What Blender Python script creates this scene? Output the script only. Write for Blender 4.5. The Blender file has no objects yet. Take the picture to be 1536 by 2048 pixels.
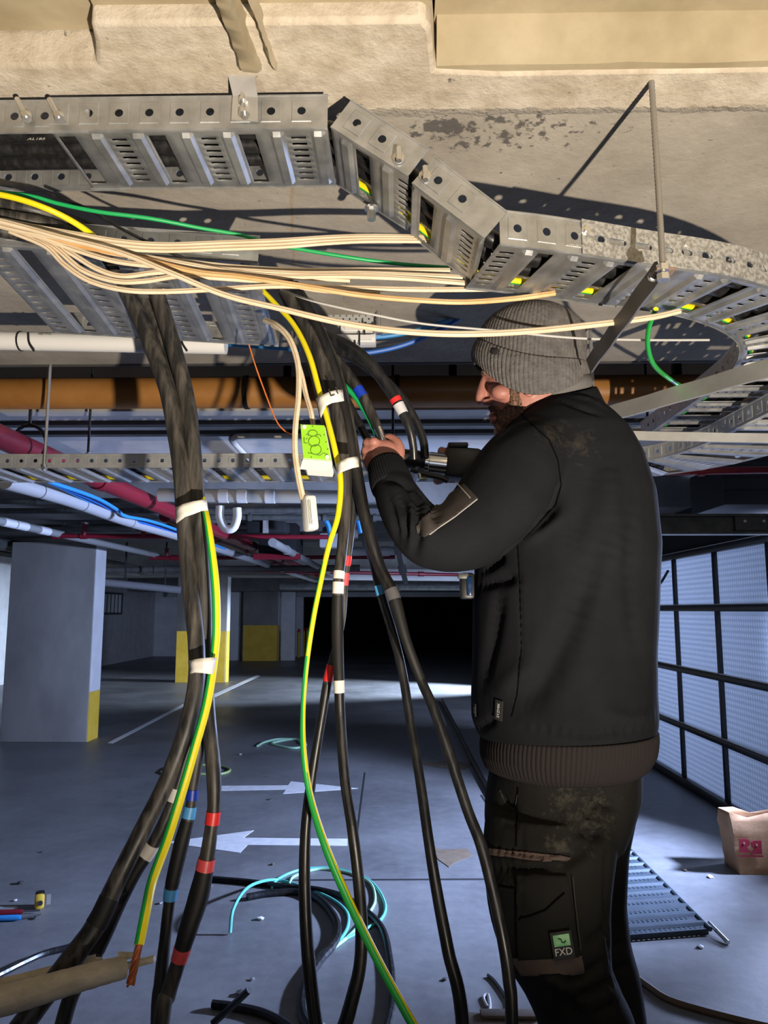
import bpy, bmesh, math, random
import numpy as np
from mathutils import Vector, Matrix
from mathutils.bvhtree import BVHTree

random.seed(7); RNG = np.random.default_rng(7)
SC = bpy.context.scene
COL = SC.collection

# ------------------------------------------------------------------ camera
FPX = 1500.0                       # focal length in pixels of the 1536 x 2048 frame
PITCH = math.atan(196 / FPX); YAW = math.atan(27 / FPX)
CAM = Vector((0, 0, 1.5))
cam_d = bpy.data.cameras.new('camera'); cam = bpy.data.objects.new('camera', cam_d); COL.objects.link(cam)
cam.location = CAM
cam.rotation_euler = (math.pi / 2 + PITCH, 0, YAW)
cam_d.sensor_fit = 'VERTICAL'; cam_d.sensor_height = 36.0; cam_d.lens = 36.0 * FPX / 2048
cam_d.clip_start = 0.02; cam_d.clip_end = 200
SC.camera = cam

# ------------------------------------------------------------------ world, lights, exposure
w = bpy.data.worlds.new('world'); SC.world = w; w.use_nodes = True
bg = w.node_tree.nodes['Background']; bg.inputs[0].default_value = (0.30, 0.42, 0.75, 1); bg.inputs[1].default_value = 0.06
vs = SC.view_settings
vs.view_transform = 'Standard'; vs.look = 'None'; vs.exposure = 0.0; vs.gamma = 1.0; vs.use_curve_mapping = False

def lamp(name, kind, loc, aim, energy, col, **kw):
    d = bpy.data.lights.new(name, kind); d.energy = energy; d.color = col
    for k, v in kw.items(): setattr(d, k, v)
    o = bpy.data.objects.new(name, d); COL.objects.link(o); o.location = loc
    o.rotation_euler = (Vector(aim) - Vector(loc)).to_track_quat('-Z', 'Y').to_euler()
    return o
# warm work light standing low behind the camera, aimed up at the trays
lamp('warm_work_light', 'SPOT', (0.83, -1.15, 0.28), (0.10, 1.25, 2.72), 720, (1.0, 0.87, 0.71), spot_size=math.radians(66), spot_blend=0.75, shadow_soft_size=0.022)
# cold flood light beside the cage, just out of frame
lamp('cold_flood_light', 'SPOT', (3.0, 4.35, 1.5), (-2.0, 5.6, 0.30), 2600, (0.46, 0.59, 1.0), spot_size=math.radians(92), spot_blend=0.8, shadow_soft_size=0.10)
# cold light added behind the cage so its translucent panels glow
lamp('added_cage_backlight', 'AREA', (5.0, 7.2, 1.7), (2.4, 6.9, 0.9), 900, (0.50, 0.62, 1.0), shape='RECTANGLE', size=3.0, size_y=0.8)
# second cold flood light deeper in the garage, behind the worker
lamp('far_flood_light', 'SPOT', (3.6, 14.6, 1.3), (-0.6, 14.6, 0.0), 8500, (0.60, 0.74, 1.0), spot_size=math.radians(52), spot_blend=0.7, shadow_soft_size=0.08)
# unseen cool fill added behind the camera to lift the man and columns
lamp('added_fill_light', 'AREA', (1.5, -7.0, 1.6), (-0.3, 6.0, 1.0), 34, (0.86, 0.90, 1.0), shape='RECTANGLE', size=5.0, size_y=2.0)

# ------------------------------------------------------------------ helpers
def ray(px, py):
    cx = (px - 768) / FPX; cy = (1024 - py) / FPX
    y = math.cos(PITCH) - cy * math.sin(PITCH); z = math.sin(PITCH) + cy * math.cos(PITCH)
    c, s = math.cos(YAW), math.sin(YAW)
    return Vector((cx * c - y * s, cx * s + y * c, z))
def at(px, py, Y=None, Z=None, X=None):
    r = ray(px, py)
    k = Y / r.y if Y is not None else ((Z - 1.5) / r.z if Z is not None else X / r.x)
    return CAM + r * k
def proj(p):
    v = Vector(p) - CAM
    c, s = math.cos(YAW), math.sin(YAW)
    x = v.x * c + v.y * s; y = -v.x * s + v.y * c
    f = y * math.cos(PITCH) + v.z * math.sin(PITCH); u = -y * math.sin(PITCH) + v.z * math.cos(PITCH)
    return 768 + FPX * x / f, 1024 - FPX * u / f

def tag(o, label=None, cat=None, group=None, kind=None):
    if label: o['label'] = label
    if cat: o['category'] = cat
    if group: o['group'] = group
    if kind: o['kind'] = kind
    return o
def thing(name, loc, label, cat, group=None):
    o = bpy.data.objects.new(name, None); COL.objects.link(o); o.location = loc; o.empty_display_size = 0.05
    return tag(o, label, cat, group)
def wloc(o):
    v = Vector(o.location)
    return v + wloc(o.parent) if o.parent else v
def link(name, me, parent=None):
    o = bpy.data.objects.new(name, me); COL.objects.link(o)
    if parent is not None:
        o.parent = parent; o.location = -wloc(parent)
    return o

class MB:
    """collects shapes, all in world coordinates, and links them as one mesh"""
    def __init__(s): s.v = []; s.f = []; s.m = []
    def add(s, vs, fs, m=0):
        n = len(s.v); s.v += [tuple(v) for v in vs]; s.f += [tuple(i + n for i in f) for f in fs]; s.m += [m] * len(fs); return s
    def box(s, c, size, R=None, m=0):
        c = Vector(c); h = Vector(size) / 2; vs = []
        for x in (-1, 1):
            for y in (-1, 1):
                for z in (-1, 1):
                    p = Vector((x * h.x, y * h.y, z * h.z)); vs.append(c + (R @ p if R else p))
        return s.add(vs, [(0, 1, 3, 2), (4, 6, 7, 5), (0, 4, 5, 1), (2, 3, 7, 6), (0, 2, 6, 4), (1, 5, 7, 3)], m)
    def cbox(s, c, size, b, R=None, m=0):
        """box with chamfered edges"""
        c = Vector(c); hx, hy, hz = (q / 2 for q in size)
        bm = bmesh.new(); bmesh.ops.create_cube(bm, size=1)
        for v in bm.verts: v.co = Vector((v.co.x * size[0], v.co.y * size[1], v.co.z * size[2]))
        bmesh.ops.bevel(bm, geom=bm.edges[:], offset=b, segments=2, affect='EDGES', profile=0.5)
        bm.verts.index_update()
        vs = [c + (R @ v.co if R else v.co) for v in bm.verts]; fs = [[v.index for v in f.verts] for f in bm.faces]
        bm.free(); return s.add(vs, fs, m)
    def rings(s, rings, close=True, caps=True, m=0, mf=None):
        n = len(rings[0]); vs = [p for r in rings for p in r]; fs = []; ms = []
        for i in range(len(rings) - 1):
            for j in range(n if close else n - 1):
                k = (j + 1) % n
                fs.append((i * n + j, i * n + k, (i + 1) * n + k, (i + 1) * n + j)); ms.append(mf(i, j) if mf else m)
        if caps and close:
            fs.append(tuple(range(n - 1, -1, -1))); fs.append(tuple(range((len(rings) - 1) * n, len(rings) * n))); ms += [ms[0], ms[-1]]
        b = len(s.v); s.v += [tuple(v) for v in vs]; s.f += [tuple(i + b for i in f) for f in fs]; s.m += ms; return s
    def tube(s, pts, r, n=10, caps=True, m=0, mf=None, flat=1.0, up=None):
        pts = [Vector(p) for p in pts]; fr = frames(pts, up); R = []
        for i, (p, (t, a, b)) in enumerate(zip(pts, fr)):
            rr = r[i] if isinstance(r, (list, tuple)) else r
            R.append([p + a * (rr * math.cos(2 * math.pi * j / n)) + b * (rr * flat * math.sin(2 * math.pi * j / n)) for j in range(n)])
        return s.rings(R, True, caps, m, mf)
    def cyl(s, p0, p1, r, n=16, m=0, r1=None): return s.tube([p0, p1], [r, r if r1 is None else r1], n, True, m)
    def prism(s, poly, z0, z1, m=0):
        n = len(poly); vs = [(x, y, z0) for x, y in poly] + [(x, y, z1) for x, y in poly]
        fs = [tuple(range(n - 1, -1, -1)), tuple(range(n, 2 * n))] + [(i, (i + 1) % n, n + (i + 1) % n, n + i) for i in range(n)]
        return s.add(vs, fs, m)
    def ellipsoid(s, c, rx, ry, rz, R=None, nu=16, nv=10, m=0):
        c = Vector(c); rg = []
        for i in range(1, nv):
            th = math.pi * i / nv
            rg.append([c + (R @ q if R else q) for q in (Vector((rx * math.sin(th) * math.cos(2 * math.pi * j / nu), ry * math.sin(th) * math.sin(2 * math.pi * j / nu), rz * math.cos(th))) for j in range(nu))])
        return s.rings(rg, True, True, m)
    def mesh(s, name, mats, smooth=True, auto=40):
        me = bpy.data.meshes.new(name); me.from_pydata(s.v, [], s.f)
        for mt in (mats if isinstance(mats, (list, tuple)) else [mats]): me.materials.append(mt)
        me.polygons.foreach_set('material_index', s.m)
        bm = bmesh.new(); bm.from_mesh(me); bmesh.ops.recalc_face_normals(bm, faces=bm.faces)
        if smooth:
            ca = math.radians(auto)
            for f in bm.faces: f.smooth = True
            for e in bm.edges:
                if len(e.link_faces) == 2 and e.calc_face_angle(0) > ca: e.smooth = False
        bm.to_mesh(me); bm.free(); return me
    def build(s, name, mats, parent=None, smooth=True, auto=40): return link(name, s.mesh(name, mats, smooth, auto), parent)

def frames(pts, up=None):
    n = len(pts); T = []
    for i in range(n):
        t = pts[min(i + 1, n - 1)] - pts[max(i - 1, 0)]
        T.append(t.normalized() if t.length > 1e-9 else Vector((0, 0, 1)))
    out = []; ref = Vector(up) if up else (Vector((0, -1, 0)) if abs(T[0].y) < 0.9 else Vector((1, 0, 0)))
    for t in T:
        b = ref - t * ref.dot(t)
        if b.length < 1e-6: b = t.orthogonal()
        b.normalize(); a = b.cross(t).normalized()
        out.append((t, a, b))
        if not up: ref = b
    return out
def spline(pts, seg=8):
    P = [Vector(p) for p in pts]
    if len(P) < 3: 
        return [P[0].lerp(P[-1], i / seg) for i in range(seg + 1)]
    P = [P[0] * 2 - P[1]] + P + [P[-1] * 2 - P[-2]]; out = []
    for i in range(1, len(P) - 2):
        a, b, c, d = P[i - 1:i + 3]
        for k in range(seg):
            t = k / seg
            out.append(0.5 * ((2 * b) + (c - a) * t + (2 * a - 5 * b + 4 * c - d) * t * t + (3 * b - a - 3 * c + d) * t ** 3))
    out.append(P[-2]); return out
def lerp(a, b, t): return a + (b - a) * t

# ------------------------------------------------------------------ materials
MATS = {}
def mat(name, col, rough=0.5, metal=0.0, col2=None, scale=20, stretch=(1, 1, 1), lo=0.35, hi=0.65, bump=0.0, bscale=None, rough2=None, detail=6, spec=0.5, alpha=None, trans=0.0, coat=0.0):
    m = bpy.data.materials.new(name); m.use_nodes = True; nt = m.node_tree; N = nt.nodes; L = nt.links
    b = N['Principled BSDF']; b.inputs['Base Color'].default_value = (*col, 1); b.inputs['Roughness'].default_value = rough; b.inputs['Metallic'].default_value = metal
    b.inputs['Specular IOR Level'].default_value = spec
    if trans: b.inputs['Transmission Weight'].default_value = trans
    if coat: b.inputs['Coat Weight'].default_value = coat
    if col2 or bump:
        tc = N.new('ShaderNodeTexCoord'); mp = N.new('ShaderNodeMapping'); mp.inputs['Scale'].default_value = stretch
        L.new(tc.outputs['Object'], mp.inputs[0])
        nz = N.new('ShaderNodeTexNoise'); nz.inputs['Scale'].default_value = scale; nz.inputs['Detail'].default_value = detail; nz.inputs['Roughness'].default_value = 0.6
        L.new(mp.outputs[0], nz.inputs[0])
        if col2:
            cr = N.new('ShaderNodeValToRGB'); cr.color_ramp.elements[0].position = lo; cr.color_ramp.elements[1].position = hi
            cr.color_ramp.elements[0].color = (*col, 1); cr.color_ramp.elements[1].color = (*col2, 1)
            L.new(nz.outputs[0], cr.inputs[0]); L.new(cr.outputs[0], b.inputs['Base Color'])
        if rough2 is not None:
            mr = N.new('ShaderNodeMapRange'); mr.inputs[1].default_value = lo; mr.inputs[2].default_value = hi; mr.inputs[3].default_value = rough; mr.inputs[4].default_value = rough2
            L.new(nz.outputs[0], mr.inputs[0]); L.new(mr.outputs[0], b.inputs['Roughness'])
        if bump:
            n2 = nz
            if bscale:
                n2 = N.new('ShaderNodeTexNoise'); n2.inputs['Scale'].default_value = bscale; n2.inputs['Detail'].default_value = 5; L.new(mp.outputs[0], n2.inputs[0])
            bp = N.new('ShaderNodeBump'); bp.inputs['Strength'].default_value = bump; bp.inputs['Distance'].default_value = 0.01
            L.new(n2.outputs[0], bp.inputs['Height']); L.new(bp.outputs[0], b.inputs['Normal'])
    MATS[name] = m; return m

def node_mat(name):
    m = bpy.data.materials.new(name); m.use_nodes = True; MATS[name] = m
    return m, m.node_tree.nodes, m.node_tree.links, m.node_tree.nodes['Principled BSDF']

def ceiling_material():
    """beige trowelled concrete, rough mortar band, black specks and stains"""
    m, N, L, b = node_mat('ceiling_concrete')
    tc = N.new('ShaderNodeTexCoord'); sep = N.new('ShaderNodeSeparateXYZ'); L.new(tc.outputs['Object'], sep.inputs[0])
    def noise(s, d=6, r=0.6, dist=0.0):
        n = N.new('ShaderNodeTexNoise'); n.inputs['Scale'].default_value = s; n.inputs['Detail'].default_value = d; n.inputs['Roughness'].default_value = r; n.inputs['Distortion'].default_value = dist
        L.new(tc.outputs['Object'], n.inputs[0]); return n.outputs[0]
    def ramp(x, stops):
        cr = N.new('ShaderNodeValToRGB'); e = cr.color_ramp.elements
        e[0].position, e[0].color = stops[0][0], (*stops[0][1], 1); e[1].position, e[1].color = stops[-1][0], (*stops[-1][1], 1)
        for p, c in stops[1:-1]:
            q = e.new(p); q.color = (*c, 1)
        L.new(x, cr.inputs[0]); return cr.outputs[0]
    def mix(f, a, c):
        mx = N.new('ShaderNodeMix'); mx.data_type = 'RGBA'; L.new(f, mx.inputs[0]); L.new(a, mx.inputs[6]); L.new(c, mx.inputs[7]); return mx.outputs[2]
    def math_(op, a, bb, clamp=False):
        q = N.new('ShaderNodeMath'); q.operation = op; q.use_clamp = clamp
        for i, x in enumerate((a, bb)):
            if isinstance(x, (int, float)): q.inputs[i].default_value = x
            else: L.new(x, q.inputs[i])
        return q.outputs[0]
    n_mid = noise(6, 8, 0.65); n_fine = noise(38, 6, 0.7); n_big = noise(2.2, 4, 0.5, 0.6)
    grey = ramp(n_mid, [(0.3, (0.30, 0.27, 0.225)), (0.55, (0.38, 0.345, 0.29)), (0.75, (0.45, 0.41, 0.35))])
    mortar = ramp(noise(11, 9, 0.68, 0.35), [(0.34, (0.41, 0.345, 0.255)), (0.5, (0.53, 0.465, 0.37)), (0.66, (0.64, 0.58, 0.48))])
    edge = math_('ADD', sep.outputs['Y'], math_('MULTIPLY', math_('SUBTRACT', n_fine, 0.5), 0.035))
    band = math_('MULTIPLY', math_('SUBTRACT', 1.216, edge), 60.0, True)
    base = mix(band, grey, mortar)
    # black bitumen specks scattered to the right of the patch
    dx = math_('SUBTRACT', sep.outputs['X'], 0.17); dy = math_('SUBTRACT', sep.outputs['Y'], 1.265)
    dist = math_('ADD', math_('MULTIPLY', math_('MULTIPLY', dx, dx), 14.0), math_('MULTIPLY', math_('MULTIPLY', dy, dy), 190.0))
    near = math_('SUBTRACT', 1.0, dist, True)
    speck = math_('MULTIPLY', math_('SUBTRACT', math_('ADD', noise(42, 4, 0.65), math_('MULTIPLY', near, 0.17)), 0.66), 14.0, True)
    px = math_('SUBTRACT', sep.outputs['X'], 0.086); py = math_('SUBTRACT', sep.outputs['Y'], 1.246)
    pd = math_('ADD', math_('MULTIPLY', math_('MULTIPLY', px, px), 380.0), math_('MULTIPLY', math_('MULTIPLY', py, py), 1500.0))
    patch = math_('MULTIPLY', math_('SUBTRACT', math_('ADD', math_('SUBTRACT', 1.0, pd), math_('MULTIPLY', math_('SUBTRACT', n_fine, 0.5), 3.0)), 0.35), 5.0, True)
    dark = math_('MAXIMUM', speck, patch)
    blk = N.new('ShaderNodeRGB'); blk.outputs[0].default_value = (0.075, 0.07, 0.068, 1)
    base = mix(math_('MULTIPLY', dark, 0.85), base, blk.outputs[0])
    # thin rust run
    rx = math_('ADD', sep.outputs['X'], math_('ADD', math_('MULTIPLY', sep.outputs['Y'], 0.13), math_('MULTIPLY', math_('SUBTRACT', n_mid, 0.5), 0.03)))
    rust = math_('MULTIPLY', math_('SUBTRACT', 0.0055, math_('ABSOLUTE', math_('ADD', rx, 0.028), 0.0)), 160.0, True)
    rb = N.new('ShaderNodeRGB'); rb.outputs[0].default_value = (0.34, 0.2, 0.075, 1)
    rust = math_('MULTIPLY', rust, math_('MULTIPLY', math_('SUBTRACT', sep.outputs['Y'], 1.33), 20.0, True)); base = mix(math_('MULTIPLY', rust, 0.55), base, rb.outputs[0])
    L.new(base, b.inputs['Base Color']); b.inputs['Roughness'].default_value = 0.9; b.inputs['Specular IOR Level'].default_value = 0.2
    bp = N.new('ShaderNodeBump'); bp.inputs['Strength'].default_value = 0.8; bp.inputs['Distance'].default_value = 0.014
    hs = math_('ADD', math_('MULTIPLY', n_mid, math_('ADD', math_('MULTIPLY', band, 0.9), 0.15)), math_('MULTIPLY', n_fine, 0.25)); L.new(hs, bp.inputs['Height']); L.new(bp.outputs[0], b.inputs['Normal'])
    return m

def floor_material():
    m, N, L, b = node_mat('floor_concrete')
    tc = N.new('ShaderNodeTexCoord')
    n1 = N.new('ShaderNodeTexNoise'); n1.inputs['Scale'].default_value = 0.9; n1.inputs['Detail'].default_value = 8; n1.inputs['Roughness'].default_value = 0.62
    n2 = N.new('ShaderNodeTexNoise'); n2.inputs['Scale'].default_value = 14; n2.inputs['Detail'].default_value = 7; n2.inputs['Roughness'].default_value = 0.7
    for n in (n1, n2): L.new(tc.outputs['Object'], n.inputs[0])
    ad = N.new('ShaderNodeMath'); ad.operation = 'MULTIPLY_ADD'; ad.inputs[1].default_value = 0.45; L.new(n2.outputs[0], ad.inputs[0]); L.new(n1.outputs[0], ad.inputs[2])
    cr = N.new('ShaderNodeValToRGB'); e = cr.color_ramp.elements
    e[0].position, e[0].color = 0.52, (0.12, 0.12, 0.122, 1); e[1].position, e[1].color = 0.92, (0.225, 0.225, 0.225, 1)
    L.new(ad.outputs[0], cr.inputs[0]); L.new(cr.outputs[0], b.inputs['Base Color'])
    mr = N.new('ShaderNodeMapRange'); mr.inputs[1].default_value = 0.3; mr.inputs[2].default_value = 0.7; mr.inputs[3].default_value = 0.34; mr.inputs[4].default_value = 0.58
    L.new(n1.outputs[0], mr.inputs[0]); L.new(mr.outputs[0], b.inputs['Roughness'])
    bp = N.new('ShaderNodeBump'); bp.inputs['Strength'].default_value = 0.12; bp.inputs['Distance'].default_value = 0.01
    L.new(n2.outputs[0], bp.inputs['Height']); L.new(bp.outputs[0], b.inputs['Normal'])
    return m

M_CEIL = ceiling_material(); M_FLOOR = floor_material()
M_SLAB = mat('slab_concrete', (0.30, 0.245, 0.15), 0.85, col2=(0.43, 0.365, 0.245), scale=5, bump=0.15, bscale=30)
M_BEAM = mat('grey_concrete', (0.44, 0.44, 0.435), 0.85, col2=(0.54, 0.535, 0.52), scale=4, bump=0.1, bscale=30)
M_BEAM2 = mat('dimmed_beam', (0.15, 0.146, 0.135), 0.85, col2=(0.22, 0.215, 0.20), scale=3)  # same beam concrete, darkened so the far ceiling looks dim
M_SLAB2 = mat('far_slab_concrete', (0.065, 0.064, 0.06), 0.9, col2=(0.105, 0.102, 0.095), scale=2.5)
M_COLUMN = mat('column_render', (0.19, 0.178, 0.16), 0.8, col2=(0.265, 0.25, 0.225), scale=2.0, stretch=(1, 1, 0.5), bump=0.1, bscale=20)
M_WHITE = mat('white_paint', (0.62, 0.62, 0.62), 0.7, col2=(0.72, 0.72, 0.71), scale=3)
M_YELLOW = mat('yellow_paint', (0.66, 0.42, 0.03), 0.55, col2=(0.78, 0.52, 0.06), scale=4)
M_LINE = mat('line_paint', (0.66, 0.66, 0.66), 0.6, col2=(0.80, 0.80, 0.80), scale=18, lo=0.3, hi=0.6)
M_GALV = mat('galvanised_steel', (0.40, 0.41, 0.415), 0.40, 0.82, col2=(0.54, 0.55, 0.55), scale=24, rough2=0.52, bump=0.03, bscale=60)
M_ZINC = mat('spangled_zinc', (0.36, 0.36, 0.35), 0.45, 0.7, col2=(0.60, 0.60, 0.58), scale=150, rough2=0.6, lo=0.4, hi=0.6, detail=3)
M_STAMP = mat('stamped_steel', (0.55, 0.53, 0.47), 0.5, 0.5, col2=(0.64, 0.62, 0.56), scale=30)
M_BOLT = mat('bolt_zinc', (0.75, 0.75, 0.74), 0.25, 0.9)
M_ROD = mat('rod_steel', (0.42, 0.41, 0.40), 0.5, 0.8)
M_ALU = mat('strap_steel', (0.56, 0.55, 0.53), 0.45, 0.7, col2=(0.68, 0.67, 0.64), scale=12)
M_SHEATH = mat('dusty_sheath', (0.016, 0.0155, 0.015), 0.42, col2=(0.125, 0.11, 0.092), scale=8, stretch=(9, 9, 0.7), lo=0.42, hi=0.80, rough2=0.7, bump=0.04)
M_BLACK = mat('black_sheath', (0.010, 0.010, 0.011), 0.32, col2=(0.026, 0.025, 0.025), scale=14, stretch=(5, 5, 1), lo=0.45, hi=0.75, rough2=0.5)
M_RUBBER = mat('heat_shrink', (0.008, 0.008, 0.008), 0.6)
M_GREEN = mat('earth_green', (0.02, 0.42, 0.06), 0.4)
M_YEL = mat('earth_yellow', (0.80, 0.68, 0.01), 0.4)
M_GREEN2 = mat('green_sheath', (0.01, 0.36, 0.10), 0.4)
M_CREAM = mat('cream_sheath', (0.66, 0.53, 0.36), 0.5, col2=(0.76, 0.64, 0.47), scale=16, stretch=(1, 4, 4))
M_AMBER = mat('aged_cream_sheath', (0.62, 0.30, 0.08), 0.5, col2=(0.74, 0.53, 0.28), scale=7, stretch=(1, 2, 2))
M_LINE2 = mat('cream_seam', (0.30, 0.21, 0.12), 0.7)
M_GREYW = mat('grey_wire', (0.50, 0.50, 0.48), 0.5)
M_ORANGE = mat('orange_wire', (0.85, 0.22, 0.04), 0.5)
M_RED = mat('red_tape', (0.78, 0.03, 0.03), 0.4)
M_PINK = mat('faded_red_tape', (0.80, 0.09, 0.10), 0.4)
M_BLUED = mat('dark_blue_tape', (0.01, 0.045, 0.45), 0.4)
M_BLUEL = mat('light_blue_tape', (0.10, 0.42, 0.85), 0.4)
M_WTAPE = mat('white_tape', (0.80, 0.76, 0.68), 0.55, col2=(0.88, 0.85, 0.79), scale=30)
M_GTAPE = mat('grey_tape', (0.10, 0.10, 0.105), 0.35)
M_SILVT = mat('silver_tape', (0.62, 0.61, 0.64), 0.4)
M_INK = mat('black_ink', (0.02, 0.02, 0.022), 0.7)
M_PRINT = mat('white_print', (0.75, 0.75, 0.72), 0.6)
M_COPPER = mat('copper', (0.80, 0.30, 0.14), 0.35, 0.85)
M_OLDPIPE = mat('dusty_pipe', (0.34, 0.31, 0.255), 0.8, col2=(0.56, 0.52, 0.45), scale=16, stretch=(1.4, 1, 3), lo=0.3, hi=0.7, bump=0.2)
M_BROWNPIPE = mat('brown_pipe', (0.36, 0.155, 0.035), 0.42, col2=(0.46, 0.215, 0.06), scale=5)
M_PVC = mat('white_pvc', (0.74, 0.74, 0.73), 0.4)
M_PVCG = mat('dull_white_pvc', (0.34, 0.34, 0.345), 0.45)
M_PVC2 = mat('cream_pvc', (0.50, 0.48, 0.42), 0.5)
M_REDPIPE = mat('red_pipe_paint', (0.19, 0.008, 0.018), 0.4)
M_BLUE = mat('blue_sheath', (0.02, 0.13, 0.52), 0.45)
M_BLUE2 = mat('sky_blue_sheath', (0.03, 0.25, 0.60), 0.45)
M_TEAL = mat('teal_sheath', (0.12, 0.52, 0.45), 0.45)
M_PALEG = mat('pale_green_sheath', (0.36, 0.62, 0.42), 0.5)
M_LIME = mat('lime_plastic', (0.34, 0.74, 0.03), 0.45)
M_LIMED = mat('dark_lime_plastic', (0.09, 0.22, 0.01), 0.5)
M_FRAME = mat('black_frame', (0.012, 0.013, 0.016), 0.35)
M_DARK = mat('dark_steel', (0.075, 0.08, 0.075), 0.5, 0.4, col2=(0.14, 0.145, 0.13), scale=12)
M_VOID = mat('rubber_and_shade_black', (0.006, 0.006, 0.006), 0.8)  # black for rubber parts and for surfaces that stand in for darkness
M_KRAFT = mat('kraft_paper', (0.40, 0.215, 0.10), 0.8, col2=(0.50, 0.28, 0.14), scale=14, bump=0.2)
M_BAGRED = mat('maroon_print', (0.30, 0.01, 0.03), 0.7)
M_CARD = mat('wet_cardboard', (0.14, 0.10, 0.065), 0.6, col2=(0.2, 0.15, 0.1), scale=10)
M_WOOD = mat('rough_timber', (0.115, 0.085, 0.06), 0.8, col2=(0.17, 0.13, 0.095), scale=30, stretch=(1, 8, 8))
M_SKIN = mat('skin', (0.36, 0.15, 0.115), 0.5, col2=(0.43, 0.19, 0.145), scale=18, bump=0.05, bscale=90)
M_HAIR = mat('brown_hair', (0.10, 0.055, 0.036), 0.75, col2=(0.24, 0.13, 0.085), scale=50, stretch=(3, 3, 0.7), bump=0.8, bscale=60)
M_FLEECE = mat('black_fleece', (0.0088, 0.0096, 0.0122), 0.85, col2=(0.0120, 0.0128, 0.0155), scale=9, bump=0.08, bscale=380, spec=0.12)
M_RIB = mat('ribbed_knit', (0.026, 0.0225, 0.023), 0.9, spec=0.12)
M_TROUSER = mat('work_cotton', (0.013, 0.013, 0.0125), 0.85, col2=(0.021, 0.0205, 0.019), scale=6, bump=0.1, bscale=220, spec=0.12)
M_PATCH = mat('grey_patch', (0.034, 0.030, 0.029), 0.65, col2=(0.052, 0.045, 0.043), scale=20, bump=0.15, spec=0.25)
M_BROWNP = mat('brown_patch', (0.085, 0.058, 0.052), 0.8, col2=(0.115, 0.08, 0.07), scale=25, bump=0.25)
M_KNIT = mat('grey_knit', (0.10, 0.094, 0.092), 0.9, col2=(0.15, 0.142, 0.138), scale=60, bump=0.35, bscale=160, spec=0.12)
M_DUST = mat('plaster_dust', (0.07, 0.064, 0.052), 0.95, spec=0.1)
M_TOOL = mat('black_tool_plastic', (0.012, 0.012, 0.013), 0.45)
M_CHROME = mat('polished_steel', (0.70, 0.70, 0.70), 0.18, 1.0)
M_BOXGREY = mat('grey_sheet', (0.30, 0.30, 0.29), 0.6, 0.3)

# ================================================================== the garage shell
ZC = 2.36
def struct(o, name=None): o['kind'] = 'structure'; return o
mb = MB().box((-1.5, 18, -0.05), (26, 56, 0.1)); floor = struct(mb.build('floor', M_FLOOR))
# painted arrows and lines lie on the floor, joints are saw cuts
def flat(name, poly, mt, parent, z=0.002): return MB().prism([(p.x, p.y) for p in poly], z - 0.0018, z).build(name, mt, parent, False)
def fpoly(pix): return [at(x, y, Z=0) for x, y in pix]
flat('painted_arrow', fpoly([(695, 1692), (695, 1678), (487, 1676), (508, 1661), (330, 1685), (480, 1706), (495, 1690)]), M_LINE, floor)
flat('painted_arrow', fpoly([(430, 1572), (430, 1582), (572, 1579), (566, 1588), (716, 1577), (582, 1563), (576, 1571)]), M_LINE, floor)
flat('bay_line', fpoly([(215, 1486), (225, 1487), (392, 1400), (386, 1398)]), M_LINE, floor)
flat('bay_line', fpoly([(420, 1392), (430, 1394), (520, 1352), (514, 1350)]), M_LINE, floor)
flat('floor_joint', fpoly([(560, 1759), (560, 1762), (985, 1760), (985, 1757)]), M_INK, floor, 0.001)
flat('floor_joint', fpoly([(728, 1545), (731, 1545), (715, 1675), (711, 1675)]), M_INK, floor, 0.001)
flat('floor_joint', fpoly([(960, 1590), (964, 1590), (1010, 1660), (1005, 1660)]), M_INK, floor, 0.001)
# damp cardboard scrap marks
flat('damp_stain', fpoly([(865, 1690), (880, 1700), (935, 1698), (945, 1712), (905, 1728), (898, 1735), (875, 1718)]), M_CARD, floor, 0.003)
flat('damp_stain', fpoly([(835, 1527), (900, 1522), (945, 1528), (930, 1540), (880, 1536)]), M_CARD, floor, 0.003)

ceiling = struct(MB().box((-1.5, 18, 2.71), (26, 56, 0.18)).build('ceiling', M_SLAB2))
# near band beam with the notched edge where the slab steps up
poly = [(-8, 1.088), (-0.478, 1.083), (-0.462, 1.04), (-0.452, 0.998), (0.04, 1.0), (0.052, 1.02), (0.062, 1.104), (0.16, 1.112), (2.0, 1.106), (8, 1.1), (8, 2.545), (-8, 2.545)]
bm_ = MB().prism(poly, ZC, 2.70).build('band_beam', M_CEIL, ceiling, True, 30)
bv = bm_.modifiers.new('bevel', 'BEVEL'); bv.width = 0.008; bv.segments = 2; bv.limit_method = 'ANGLE'
# the stepped slab nearer than the beam
MB().box((-4.5, 0.40, 2.52), (8.1, 1.36, 0.2)).build('stepped_slab', M_SLAB, ceiling)
MB().box((-0.2, 0.40, 2.56), (0.5, 1.22, 0.34)).build('stepped_slab', M_SLAB, ceiling)
MB().box((4.06, 0.44, 2.53), (8.0, 1.5, 0.2)).build('stepped_slab', M_SLAB, ceiling)
# splayed fillet at the foot of the right-hand step
R = []
for i in range(60):
    x = 0.064 + 3.0 * i / 59; j = RNG.normal(0, 0.0015, 3); R.append([(x, 1.115, ZC + 0.004), (x, 1.101 + j[0], ZC + 0.004 + abs(j[1])), (x, 1.083 + j[2], ZC + 0.034), (x, 1.07, ZC + 0.074), (x, 1.115, ZC + 0.074)])
MB().rings(R).build('fillet', M_SLAB, ceiling, True, 25)
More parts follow.
